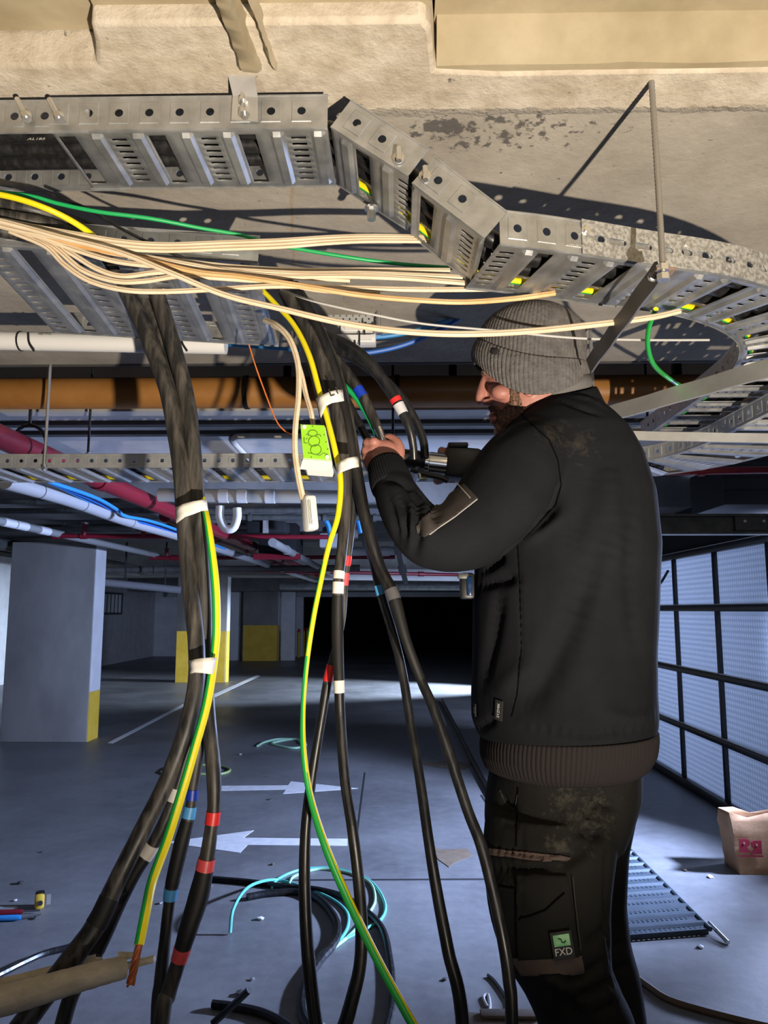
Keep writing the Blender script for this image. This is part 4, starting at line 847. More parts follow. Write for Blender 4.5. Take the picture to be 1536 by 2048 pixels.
cable('power_cable', 'worn black cable at the back of the middle bundle, left strand', [(565, 585, 1.60), (600, 660, 1.58), (626, 740, 1.55), (645, 820, 1.53), (662, 900, 1.51), (690, 960, 1.48), (715, 1030, 1.47)], [9, 9, 9, 9, 9, 8, 7], M_SHEATH, GB)
# ---- beige flat cables
GF = 'beige flat cables fanned over the tilted tray'
def flatc(label, pix, rpx=6.0, mt=None, fl_=0.62, group=GF, seams=True):
    o = cable('flat_cable', label, pix, rpx, mt or M_CREAM, group, n=12, flat=fl_)
    if seams:
        S, Rs = PATHS[o.name]; fr = frames(S); g = []
        MB().tube([p + b * (r * fl_ * 0.97) for p, r, (t, a, b) in zip(S, Rs, fr)], 0.0006, 4).build('seam_groove', M_LINE2, o)
    return o
Y1 = 1.235
for k, dy in enumerate((-7, 0, 7)):
    flatc(['beige flat cable running level to the right, top of three', 'beige flat cable running level to the right, middle of three', 'beige flat cable running level to the right, bottom of three'][k], [(-40, 436 + dy * .8, Y1), (60, 458 + dy, Y1), (150, 474 + dy, Y1), (240, 489 + dy, Y1), (330, 495 + dy * .9, Y1 + .01), (450, 491 + dy * .9, Y1 + .02), (560, 487 + dy * .9, Y1 + .03), (660, 480 + dy * .8, Y1 + .04), (740, 477 + dy * .7, Y1 + .05), (860, 478 + dy * .6, Y1 + .06)], 5.2)
flatc('long beige cable crossing in front of the beanie', [(-40, 432, 1.21), (40, 452, 1.21), (120, 474, 1.21), (240, 505, 1.21), (340, 545, 1.21), (450, 590, 1.22), (560, 617, 1.23), (680, 645, 1.24), (800, 662, 1.25), (920, 668, 1.26), (1050, 663, 1.28), (1180, 650, 1.31), (1300, 635, 1.34), (1360, 622, 1.36)], [6.5] * 7 + [7, 7, 7, 7, 7, 6.5, 6], fl_=0.7)
specs = [
 ('beige flat cable of the fan that dips lowest on the left', [(20, 462, 1.25), (90, 492, 1.25), (130, 530, 1.25), (180, 562, 1.25), (250, 580, 1.25), (330, 583, 1.26), (440, 578, 1.27), (560, 572, 1.28), (700, 576, 1.29), (850, 579, 1.30), (990, 578, 1.31)], None),
 ('beige flat cable making the deepest bow of the fan', [(60, 470, 1.255), (110, 495, 1.255), (165, 540, 1.255), (230, 562, 1.255), (290, 562, 1.26), (360, 552, 1.265), (440, 556, 1.275), (560, 566, 1.29), (640, 580, 1.30), (760, 588, 1.31)], None),
 ('beige flat cable making the shallow bow of the fan', [(80, 470, 1.26), (140, 505, 1.26), (195, 538, 1.26), (245, 552, 1.26), (310, 545, 1.265), (390, 542, 1.275), (470, 548, 1.285), (560, 552, 1.295), (700, 560, 1.305)], None),
 ('beige flat cable in the middle of the fan', [(60, 465, 1.25), (130, 492, 1.25), (220, 520, 1.25), (300, 531, 1.255), (380, 535, 1.26), (480, 541, 1.27), (600, 547, 1.28), (720, 547, 1.29), (820, 550, 1.30), (960, 556, 1.31)], None),
 ('amber-stained beige cable bellying out toward the beanie', [(60, 460, 1.24), (150, 488, 1.24), (260, 512, 1.24), (390, 543, 1.24), (480, 553, 1.245), (600, 571, 1.25), (720, 590, 1.26), (830, 600, 1.27), (930, 604, 1.28), (1030, 597, 1.30), (1110, 586, 1.31)], 'a'),
 ('beige flat cable of the fan that ends under the lower sloping tray', [(100, 476, 1.265), (170, 500, 1.265), (260, 512, 1.27), (360, 522, 1.275), (470, 534, 1.285), (600, 541, 1.30), (740, 540, 1.31), (900, 541, 1.32)], None),
 ('beige flat cable just below the level three', [(0, 452, 1.245), (100, 478, 1.245), (180, 496, 1.245), (270, 510, 1.25), (360, 526, 1.255), (470, 545, 1.265), (560, 553, 1.275), (680, 552, 1.285), (800, 556, 1.295), (930, 566, 1.30)], None)]
for lab, c, k in specs: flatc(lab, c, 6.0, M_AMBER if k == 'a' else M_CREAM)
cable('thin_wire', 'thin pale grey wire crossing behind the long beige cable', [(560, 580, 1.40), (640, 606, 1.40), (750, 630, 1.40), (850, 648, 1.42), (1000, 662, 1.44), (1150, 676, 1.46), (1290, 680, 1.50), (1418, 680, 1.55)], 2.6, M_GREYW, None, n=8)
flatc('beige cable dropping from the tilted tray to the hanging white plug', [(530, 640, 1.46), (555, 652, 1.42), (580, 680, 1.40), (596, 730, 1.39), (597, 790, 1.385), (591, 850, 1.38), (590, 900, 1.38), (596, 950, 1.38), (606, 998, 1.38)], 6.5, group='beige drop cables', seams=True)
flatc('beige cable dropping into the lime green box', [(545, 650, 1.48), (575, 672, 1.45), (600, 740, 1.435), (612, 790, 1.43), (622, 825, 1.42), (628, 862, 1.42)], 5.5, group='beige drop cables')
cable('thin_wire', 'thin orange wire curling down to the lime green box', [(498, 690, 1.5), (512, 735, 1.48), (532, 790, 1.46), (552, 840, 1.44), (570, 862, 1.43), (592, 873, 1.42)], 1.6, M_ORANGE, None, n=6)
# ---- greens and blacks on the upper left
cable('earth_cable', 'green wire passing from the top left under the ceiling to the sloping trays', [(-40, 380, 1.20), (60, 392, 1.21), (120, 408, 1.22), (200, 424, 1.23), (300, 437, 1.25), (400, 456, 1.28), (480, 470, 1.30), (560, 491, 1.32), (700, 515, 1.34), (800, 528, 1.36), (905, 536, 1.38)], [4, 4.5, 4.5, 4.5, 4.5, 4, 4, 4, 4, 4, 4], M_GREEN2, None, n=10)
cable('earth_cable', 'yellow and green earth cable sweeping in at the left edge', [(-40, 382, 1.18), (30, 396, 1.18), (90, 416, 1.19), (140, 440, 1.215), (182, 468, 1.25), (205, 492, 1.30)], 6.5, [M_YEL, M_GREEN], None, n=14, mf=lambda i, j: 1 if (j % 14) in (8, 9, 10, 11, 12) else 0)
GL = 'black cables entering at the left edge'
for k, (c, r) in enumerate((([(-60, 425, 1.24), (40, 440, 1.25), (110, 455, 1.28), (180, 490, 1.35), (240, 545, 1.45)], 17), ([(-60, 402, 1.25), (50, 416, 1.26), (130, 440, 1.30), (220, 480, 1.38), (290, 550, 1.48)], 16), ([(-60, 452, 1.26), (30, 466, 1.28), (100, 485, 1.33), (180, 530, 1.42), (230, 560, 1.5)], 15))):
    cable('power_cable', ['dusty black cable entering at the left edge, middle of three', 'dusty black cable entering at the left edge, top of three', 'dusty black cable entering at the left edge, lowest of three'][k], c, r, M_SHEATH, GL)
cable('thin_wire', 'thin black wire slanting from the top left tray across the holed flange', [(95, 385, 1.24), (180, 420, 1.245), (240, 456, 1.25), (300, 486, 1.26), (380, 520, 1.28), (470, 540, 1.30)], 3.6, M_BLACK, None, n=8)
# cables lying in the upper trays
def in_tray(pieces, v, w): 
    P = []
    for mp, L in pieces:
        for i in range(9): P.append(mp(L * (0.03 + 0.94 * i / 8), v, w))
    return P
allp = [(mp0, L0), (mp1, L1), (mp2, L2), (mp3, L3), (mp4, L4), (mp5, L5)]
for k, (v, w, r) in enumerate(((0.036, 0.021, 0.015), (0.075, 0.021, 0.016), (0.112, 0.020, 0.014))):
    o = MB().tube(in_tray(allp, v, w), r, 10).build('power_cable', M_BLACK); tag(o, ['black power cable inside the upper tray run, nearest the front flange', 'black power cable inside the upper tray run, middle one', 'black power cable inside the upper tray run, rearmost one'][k], 'cable', 'black cables inside the upper trays')
    if k == 0:
        decal('AL185', at(80, 287, Y=1.13) + Vector((0, -0.012, 0)), (1, 0, 0), (0, 0.5, 0.8), 0.011, M_PRINT, o, 'sheath_print'); decal('0015M', mp5(0.075, 0.06, 0.004), (1, 0.35, 0), (0, 0.3, 0.9), 0.011, M_PRINT, o, 'sheath_print')
o = MB().tube(in_tray([(mp2, L2), (mp3, L3), (mp4, L4), (mp5, L5)], 0.143, 0.010), 0.0062, 12, mf=lambda i, j: 1 if j % 12 in (1, 2, 3, 4) else 0).build('earth_cable', [M_GREEN, M_YEL]); tag(o, 'green and yellow earth cable lying inside the upper tray run', 'cable')
cable('earth_cable', 'green and yellow earth cable dropping from the tray bend beside the beanie', [(1312, 618, 1.36), (1298, 655, 1.42), (1296, 695, 1.50), (1308, 730, 1.60), (1335, 755, 1.78), (1372, 778, 1.98), (1420, 800, 2.15)], [5.5, 5, 5, 5, 4.5, 4.5, 4], [M_GREEN, M_YEL], None, n=12, mf=lambda i, j: 1 if (j % 12) in (10, 11, 0) else 0)
# ---- dusty dead ends at the lower left
od = thing('dead_cable', at(0, 2000, Y=1.22), 'thick dusty grey cable end poking in at the bottom left, lower one', 'cable', 'dusty dead cable ends')
S = [at(x, y, Y=Y) for x, y, Y in ((-160, 2040, 1.10), (0, 2003, 1.16), (90, 1978, 1.19), (180, 1952, 1.22), (250, 1934, 1.25))]
MB().tube(spline(S, 8), [lerp(0.0225, 0.0165, i / 32) * (1 + 0.02 * math.sin(i * 2.1)) for i in range(33)], 18).build('sheath', M_OLDPIPE, od, True, 70)
MB().cbox(at(276, 1926, Y=1.26), (0.055, 0.012, 0.009), 0.002, Matrix.Rotation(math.radians(-14), 3, 'Y')).build('bare_tongue', M_OLDPIPE, od); MB().tube([at(235, 1912, Y=1.25), at(280, 1910, Y=1.26)], [0.007, 0.004], 8).build('torn_lip', M_OLDPIPE, od)
od = thing('dead_cable', at(0, 1975, Y=1.26), 'thinner dusty grey cable end at the bottom left, upper one', 'cable', 'dusty dead cable ends')
MB().tube(spline([at(x, y, Y=Y) for x, y, Y in ((-160, 2005, 1.18), (0, 1972, 1.23), (100, 1946, 1.26), (192, 1920, 1.29))], 8), [lerp(0.0125, 0.0085, i / 24) for i in range(25)], 14).build('sheath', M_OLDPIPE, od, True, 70)
MB().tube([at(186, 1922, Y=1.285), at(206, 1918, Y=1.29)], [0.006, 0.003], 8).build('bare_tip', M_OLDPIPE, od)
# ---- lime green wall box and hanging plug
gb = thing('wall_box', at(630, 940, Y=1.40), 'white wall box with a lime green cover plate hanging from a cable', 'wall box')
def quad3(pts, Yv): return [at(x, y, Y=Yv) for x, y in pts]
FR = quad3([(602, 851), (644, 853), (660, 920), (609, 916)], 1.385); 
nb = Vector((0.35, 1, -0.55)).normalized() * 0.045
front = [at(600, 849, Y=1.386), at(650, 851, Y=1.386), at(664, 922, Y=1.37), at(606, 918, Y=1.37)]
back = [p + Vector((0.002, 0.045, -0.004)) + Vector((0, 0, -0.02 if i > 1 else 0)) for i, p in enumerate(front)]
mb = MB(); mb.add(front + back, [(0, 1, 2, 3), (4, 7, 6, 5), (0, 4, 5, 1), (1, 5, 6, 2), (2, 6, 7, 3), (3, 7, 4, 0)]); ob = mb.build('body', M_PVC, gb, True, 30); bv = ob.modifiers.new('b', 'BEVEL'); bv.width = 0.003; bv.segments = 2
nrm = (front[1] - front[0]).cross(front[3] - front[0]).normalized(); nrm = nrm if nrm.y < 0 else -nrm
cc = sum(front, Vector()) / 4
pl = [cc + (p - cc) * 0.95 + nrm * 0.002 for p in front]; ob = MB().add(pl, [(0, 1, 2, 3)]).build('cover_plate', M_LIME, gb, False); add_solid(ob, 0.004)
bot = [front[3] + nrm * 0.001, front[2] + nrm * 0.001, at(655, 941, Y=1.39), at(600, 937, Y=1.39)]; ob = MB().add(bot, [(0, 1, 2, 3)]).build('lower_face', M_PVC, gb, False); add_solid(ob, 0.004)
def on_plate(u, v, h=0.0046): return front[0].lerp(front[1], u).lerp(front[3].lerp(front[2], u), v) + nrm * h
for (u, v, r) in ((0.47, 0.27, 0.0085), (0.48, 0.50, 0.0105), (0.50, 0.74, 0.0100)):
    c = on_plate(u, v); ex = (front[1] - front[0]).normalized(); ey = nrm.cross(ex)
    MB().tube([c + ex * r * math.cos(a) + ey * r * (0.75 if v < .3 else 1) * math.sin(a) for a in np.linspace(0, 2 * math.pi, 25)], 0.0007, 5, False).build('knockout_ring', M_LIMED, gb)
for c in ([(0.12, .40), (0.10, .56), (.22, .57)], [(.2, .33), (.28, .30), (.3, .36)], [(.62, .32), (.74, .30), (.76, .36)], [(.18, .46), (.25, .42)], [(.25, .62), (.33, .60), (.35, .66)], [(.2, .84), (.62, .90), (.74, .82), (.9, .86)]):
    MB().tube([on_plate(*q) for q in c], 0.0008, 5).build('moulded_rib', M_LIMED, gb)
for u, v in ((0.17, 0.10), (0.86, 0.93)): MB().cyl(on_plate(u, v, 0.003), on_plate(u, v, 0.006), 0.0042, 12).build('screw_boss', M_PVC, gb)
for u, v in ((.5, .07), (.9, .3), (.92, .5), (.93, .7), (.3, .96)): MB().cyl(on_plate(u, v, 0.003), on_plate(u, v, 0.0048), 0.0012, 8).build('screw_hole', M_LIMED, gb)
pg = thing('hanging_plug', at(616, 1062, Y=1.38), 'white plug-shaped fitting dangling on a beige cable', 'plug')
c = at(619, 1027, Y=1.385); R3 = Matrix.Rotation(math.radians(-6), 3, 'Y') @ Matrix.Rotation(math.radians(28), 3, 'Z')
MB().cbox(c, (0.024, 0.030, 0.066), 0.006, R3).build('body', M_PVC, pg); MB().cbox(c + R3 @ Vector((-0.006, -0.013, 0)), (0.009, 0.006, 0.058), 0.002, R3).build('contact_plate', M_WTAPE, pg)
for i in range(3): MB().box(c + R3 @ Vector((-0.0085 + 0.0024 * i, -0.0165, 0.002 * (i % 2))), (0.0007, 0.0012, 0.046), R3).build('contact_slot', M_INK, pg)

# ================================================================== the worker
YM = 1.62
def ring(Lp, Rp, Yc, b, bow=0.0, n=36, front=2.0, yt=0.0, skew=0.0):
    """closed ring whose left and right silhouettes fall on two picture points at distance Yc; b = half depth"""
    l, r = at(*Lp, Y=Yc + yt), at(*Rp, Y=Yc - yt); c = (l + r) / 2; a = (r - l) / 2; out = []
    for k in range(n):
        th = 2 * math.pi * k / n; cs, sn = math.cos(th), math.sin(th); e = 2 / front
        cx = math.copysign(abs(cs) ** e, cs); sx = math.copysign(abs(sn) ** e, sn)
        out.append(c + a * cx + Vector((0, -b * sx, bow * (max(0, sn) if not skew else max(0, sn) ** 1.7 * (1 - skew * cs)))))
    return out
def limb(mb, pts, n=20, squash=1.0):
    P = [at(x, y, Y=Y) for x, y, Y, r in pts]; R = [r * Y / FPX for x, y, Y, r in pts]
    S = spline(P, 6); Rs = []
    for i in range(len(S)):
        t = i / 6; k = min(int(t), len(R) - 2); Rs.append(lerp(R[k], R[k + 1], t - k))
    mb.ellipsoid(S[0], Rs[0], Rs[0], Rs[0], None, 16, 10); mb.ellipsoid(S[-1], Rs[-1], Rs[-1], Rs[-1] * .6, None, 16, 10)
    return mb.tube(S, Rs, n)
def remesh(mb, voxel, smooth=6, fac=0.5):
    me = mb.mesh('tmp', M_SKIN, False); o = bpy.data.objects.new('tmp', me); COL.objects.link(o)
    m = o.modifiers.new('r', 'REMESH'); m.mode = 'VOXEL'; m.voxel_size = voxel; m.use_smooth_shade = True
    if smooth:
        s = o.modifiers.new('s', 'SMOOTH'); s.iterations = smooth; s.factor = fac
    out = bpy.data.meshes.new_from_object(o.evaluated_get(bpy.context.evaluated_depsgraph_get()))
    bpy.data.objects.remove(o); bpy.data.meshes.remove(me); out.materials.clear(); return out
def coords(me):
    a = np.empty(len(me.vertices) * 3); me.vertices.foreach_get('co', a); n = np.empty(len(me.vertices) * 3); me.vertices.foreach_get('normal', n)
    return a.reshape(-1, 3), n.reshape(-1, 3)
def bvh_of(me): return BVHTree.FromPolygons([v.co for v in me.vertices], [p.vertices for p in me.polygons])
def hit(bvh, px, py):
    loc, nrm, i, d = bvh.ray_cast(CAM, ray(px, py).normalized()); return (loc, nrm) if loc else (None, None)
def folds(me, lst):
    """press creases into a garment along picture polylines: (points, depth, width)"""
    bvh = bvh_of(me); co, nr = coords(me); D = np.zeros(len(co))
    for pts, amp, wid in lst:
        S = []
        for i in range(len(pts) - 1):
            for k in range(7): S.append(hit(bvh, lerp(pts[i][0], pts[i + 1][0], k / 6), lerp(pts[i][1], pts[i + 1][1], k / 6))[0])
        S = [s for s in S if s]
        if len(S) < 2: continue
        A = np.array([tuple(s) for s in S]); lo = A.min(0) - 3 * wid; hi = A.max(0) + 3 * wid
        idx = np.where(((co > lo) & (co < hi)).all(1))[0]
        if not len(idx): continue
        d2 = ((co[idx, None, :] - A[None]) ** 2).sum(2); k = d2.argmin(1); d = np.sqrt(d2.min(1)); t = k / max(len(A) - 1, 1)
        D[idx] += 1.5 * amp * np.exp(-(d / wid) ** 2) * np.clip(np.sin(math.pi * np.clip(t * 0.9 + 0.05, 0, 1)) * 1.4, 0.25, 1)
    co = co + nr * D[:, None]; me.vertices.foreach_set('co', co.ravel()); me.update()
def noise_puff(me, amp, sc):
    co, nr = coords(me); f = np.zeros(len(co))
    for k in range(6):
        d = RNG.normal(0, 1, 3) * sc; f += np.sin(co @ d + RNG.uniform(0, 6.28))
    co = co + nr * (amp * f / 6)[:, None]; me.vertices.foreach_set('co', co.ravel()); me.update()
def patch(me, poly, off, mt, name, parent, thick=0.002, rnd=0.0, both=False):
    """a piece of cloth lying on a garment: cut its outline out of the surface and lift it by off"""
    bm = bmesh.new(); bm.from_mesh(me); cx = sum(p[0] for p in poly) / len(poly); cy = sum(p[1] for p in poly) / len(poly)
    n = len(poly); area = sum(poly[i][0] * poly[(i + 1) % n][1] - poly[(i + 1) % n][0] * poly[i][1] for i in range(n))
    if not both: bmesh.ops.delete(bm, geom=[f for f in bm.faces if f.normal.dot(f.calc_center_median() - CAM) > -0.002], context='FACES')
    for i in range(n):
        a, b = ray(*poly[i]), ray(*poly[(i + 1) % n]); nn = a.cross(b).normalized()
        if nn.dot(ray(cx, cy)) > 0: nn = -nn
        bmesh.ops.bisect_plane(bm, geom=bm.verts[:] + bm.edges[:] + bm.faces[:], plane_co=CAM, plane_no=nn, clear_outer=True)
    seen = set(); best = []
    for f0 in bm.faces:
        if f0 in seen: continue
        st = [f0]; isl = []; seen.add(f0)
        while st:
            f = st.pop(); isl.append(f)
            for e in f.edges:
                for g in e.link_faces:
                    if g not in seen: seen.add(g); st.append(g)
        if len(isl) > len(best): best = isl
    keep = set(best); bmesh.ops.delete(bm, geom=[f for f in bm.faces if f not in keep], context='FACES')
    bm.normal_update()
    mv = {v: v.normal.copy() * (off + (RNG.normal(0, rnd) if rnd else 0)) for v in bm.verts}
    for v, d in mv.items(): v.co += d
    out = bpy.data.meshes.new(name); bm.to_mesh(out); bm.free(); out.materials.clear(); out.materials.append(mt)
    for p in out.polygons: p.use_smooth = True; p.material_index = 0
    o = link(name, out, parent); s = add_solid(o, thick); return o
def seam(bvh, pts, r, mt, name, parent, lift=0.0005):
    S = []
    for i in range(len(pts) - 1):
        for k in range(8):
            l, n = hit(bvh, lerp(pts[i][0], pts[i + 1][0], k / 8), lerp(pts[i][1], pts[i + 1][1], k / 8))
            if l: S.append(l + n * lift)
    if len(S) > 2: return MB().tube(S, r, 6).build(name, mt, parent)
def add_dust(mt, spots, col, sc=40, thr=0.52, gain=7.0):
    """plaster dust in worn places (world positions)"""
    nt = mt.node_tree; N = nt.nodes; L = nt.links; b = N['Principled BSDF']; src = b.inputs['Base Color'].links[0].from_socket
    tc = N.new('ShaderNodeTexCoord'); nz = N.new('ShaderNodeTexNoise'); nz.inputs['Scale'].default_value = sc; nz.inputs['Detail'].default_value = 8; nz.inputs['Roughness'].default_value = 0.7; nz.inputs['Distortion'].default_value = 0.2; L.new(tc.outputs['Object'], nz.inputs[0])
    tot = None
    for c, r in spots:
        vd = N.new('ShaderNodeVectorMath'); vd.operation = 'DISTANCE'; L.new(tc.outputs['Object'], vd.inputs[0]); vd.inputs[1].default_value = c
        mr = N.new('ShaderNodeMapRange'); mr.inputs[1].default_value = 0; mr.inputs[2].default_value = r; mr.inputs[3].default_value = 0.20; mr.inputs[4].default_value = -0.12; L.new(vd.outputs['Value'], mr.inputs[0])
        if tot is None: tot = mr.outputs[0]
        else:
            mx = N.new('ShaderNodeMath'); mx.operation = 'MAXIMUM'; L.new(tot, mx.inputs[0]); L.new(mr.outputs[0], mx.inputs[1]); tot = mx.outputs[0]
    ad = N.new('ShaderNodeMath'); ad.operation = 'ADD'; L.new(nz.outputs[0], ad.inputs[0]); L.new(tot, ad.inputs[1])
    s1 = N.new('ShaderNodeMath'); s1.operation = 'SUBTRACT'; L.new(ad.outputs[0], s1.inputs[0]); s1.inputs[1].default_value = thr
    s2 = N.new('ShaderNodeMath'); s2.operation = 'MULTIPLY'; s2.use_clamp = True; L.new(s1.outputs[0], s2.inputs[0]); s2.inputs[1].default_value = gain
    s3 = N.new('ShaderNodeMath'); s3.operation = 'MULTIPLY'; L.new(s2.outputs[0], s3.inputs[0]); s3.inputs[1].default_value = 0.75
    mx = N.new('ShaderNodeMix'); mx.data_type = 'RGBA'; L.new(s3.outputs[0], mx.inputs[0]); L.new(src, mx.inputs[6]); mx.inputs[7].default_value = (*col, 1); L.new(mx.outputs[2], b.inputs['Base Color'])

ZF = 0.40                                                   # top of the step platform he stands on
foot = at(1130, 2048, Y=1.66); foot.z = ZF
man = thing('person', foot, 'bearded man in grey beanie and black work jacket crimping a cable', 'person')

# ---- skin: one continuous body
mb = MB()
hd = [((1000, 690), (1150, 700), .078), ((975, 712), (1158, 722), .080), ((964, 732), (1162, 745), .080), ((962, 744), (1160, 758), .079), ((969, 760), (1158, 775), .076), ((973, 778), (1152, 792), .074), ((976, 796), (1140, 812), .070), ((982, 812), (1128, 832), .065), ((988, 826), (1118, 850), .060), ((990, 842), (1108, 868), .054), ((995, 858), (1098, 884), .044), ((1008, 872), (1085, 896), .030)]
mb.rings([ring(l, r, YM, b, n=32, yt=0.006) for l, r, b in hd])
# brow ridge, nose, lips, chin, ear
def bump_(px, py, Y, rx, ry, rz, rot=0.0): mb.ellipsoid(at(px, py, Y=Y), rx, ry, rz, Matrix.Rotation(rot, 3, 'Y'), 14, 9)
bump_(971, 744, YM - 0.022, .011, .024, .007); bump_(971, 744, YM + 0.03, .011, .024, .007)
nose = [at(971, 752, Y=YM + .005), at(967, 768, Y=YM + .005), at(963, 786, Y=YM + .005), at(960, 799, Y=YM + .005), at(964, 806, Y=YM + .005)]
mb.tube(spline(nose, 5), [.008, .008, .0085, .009, .0095, .010, .0105, .011, .0115, .012, .0122, .0122, .012, .0115, .011, .0105, .010, .0095, .009, .008, .007], 12)
bump_(974, 804, YM - 0.008, .012, .009, .008); bump_(974, 804, YM + 0.018, .012, .009, .008)
bump_(984, 831, YM + .003, .008, .022, .0055); bump_(987, 842, YM + .003, .008, .020, .006); bump_(1000, 862, YM + .003, .014, .022, .014)
bump_(1004, 784, YM - 0.046, .024, .016, .018)                                             # cheekbone
mb.ellipsoid(at(1062, 770, Y=YM - 0.078), .015, .008, .029, Matrix.Rotation(math.radians(12), 3, 'Y'), 14, 10); mb.ellipsoid(at(1062, 786, Y=YM - 0.079), .007, .006, .008, None, 12, 8)
# neck, trunk, arms, legs under the clothes
limb(mb, [(1100, 790, YM, 58), (1112, 850, YM, 60), (1120, 900, YM, 70)])
mb.rings([ring(l, r, YM, b, n=24) for l, r, b in (((1060, 880), (1190, 880), .07), ((1020, 920), (1250, 920), .13), ((1000, 1050), (1280, 1050), .145), ((990, 1250), (1270, 1250), .13), ((985, 1450), (1272, 1450), .13), ((1000, 1600), (1245, 1600), .11))])
limb(mb, [(1060, 920, 1.53, 50), (950, 1040, 1.41, 46), (872, 1082, 1.385, 40), (815, 1025, 1.41, 34), (782, 965, 1.455, 27), (772, 928, 1.485, 25)])
limb(mb, [(1170, 920, 1.76, 48), (1080, 1030, 1.86, 42), (1000, 1010, 1.84, 36), (950, 960, 1.76, 26), (925, 940, 1.72, 24)])
limb(mb, [(1105, 1620, 1.56, 80), (1098, 1800, 1.53, 70), (1112, 1910, 1.51, 58), (1160, 2040, 1.57, 50), (1180, 2180, 1.64, 42)]); limb(mb, [(1180, 1620, 1.70, 70), (1192, 1800, 1.75, 52), (1210, 1930, 1.76, 46), (1230, 2060, 1.80, 42), (1225, 2150, 1.82, 38)])
# left hand closed round the cable
HY = 1.495; hc = at(768, 906, Y=HY)
def H(x, y, z): return hc + Vector((x, y, z))
mb.ellipsoid(H(-0.001, 0.002, -0.002), .033, .019, .031, None, 18, 12); mb.ellipsoid(H(0.004, 0.004, -0.020), .029, .019, .022, None, 16, 10); mb.ellipsoid(H(0.018, 0.006, -0.006), .016, .019, .024, None, 16, 10)
for i, (z, l) in enumerate(((0.022, 1.0), (0.006, 1.08), (-0.010, 1.03), (-0.025, 0.85))):
    f = [H(-0.020, -0.008, z), H(-0.034 * l, 0.004, z + .001), H(-0.036 * l, 0.026, z), H(-0.018, 0.045 * l, z - .001), H(0.006, 0.046 * l, z - .002), H(0.014, 0.032, z - .002)]
    S = spline(f, 5); mb.tube(S, [lerp(.0100, .0076, k / 25) * (1 + 0.10 * math.cos(k * 1.25)) for k in range(26)], 10); mb.ellipsoid(S[0], .0105, .010, .0095, None, 12, 8); mb.ellipsoid(S[-1], .0076, .0076, .0076, None, 10, 6)
f = spline([H(0.026, 0.004, -0.014), H(0.031, 0.008, 0.006), H(0.026, 0.014, 0.024), H(0.014, 0.020, 0.035), H(0.006, 0.022, 0.037)], 5); mb.tube(f, [lerp(.0135, .0090, k / 20) for k in range(21)], 12); mb.ellipsoid(f[-1], .009, .009, .0085, None, 10, 6)
# right hand round the tool body, behind the tool
rc = at(905, 938, Y=1.70); mb.ellipsoid(rc + Vector((0, 0.012, 0)), .038, .018, .032, None, 16, 10)
for i in range(4):
    x = -0.026 + 0.017 * i; S = spline([rc + Vector((x, 0.016, 0.026)), rc + Vector((x, -0.004, 0.040)), rc + Vector((x, -0.030, 0.036)), rc + Vector((x, -0.042, 0.014))], 5); mb.tube(S, [lerp(.0095, .0078, k / 15) for k in range(16)], 10); mb.ellipsoid(S[-1], .0078, .0078, .0078, None, 10, 6)
S = spline([rc + Vector((-0.03, 0.006, -0.016)), rc + Vector((-0.036, -0.018, -0.030)), rc + Vector((-0.020, -0.042, -0.030))], 5); mb.tube(S, [lerp(.012, .0085, k / 10) for k in range(11)], 10)
body_me = remesh(mb, 0.0030, 5, 0.5); body_me.materials.append(M_SKIN); body_me.name = 'body'
body = link('body', body_me, man)
# beard, eyebrow, closed eye, hair at the temple
def hair(polys, off, rnd, name):
    for i, pl in enumerate(polys): patch(body_me, pl, off, M_HAIR, name, man, 0.004, rnd)
hair([[(1019, 768), (1034, 768), (1042, 802), (1022, 806)], [(1006, 818), (1022, 804), (1042, 800), (1047, 825), (1032, 858), (1004, 870), (991, 852), (994, 832)], [(981, 812), (994, 813), (1004, 820), (996, 830), (987, 827)]], 0.0022, 0.0014, 'beard')
hair([[(966, 741), (982, 742), (990, 747), (968, 749)]], 0.002, 0.0006, 'eyebrow')
bb = bvh_of(body_me)
seam(bb, [(972, 765), (978, 768), (986, 767)], 0.0012, M_HAIR, 'eyelashes', man, 0.0006)
M_LIP = mat('lips', (0.42, 0.13, 0.11), 0.45); patch(body_me, [(980, 834), (994, 834), (994, 848), (984, 848)], 0.0008, M_LIP, 'lip', man, 0.001)

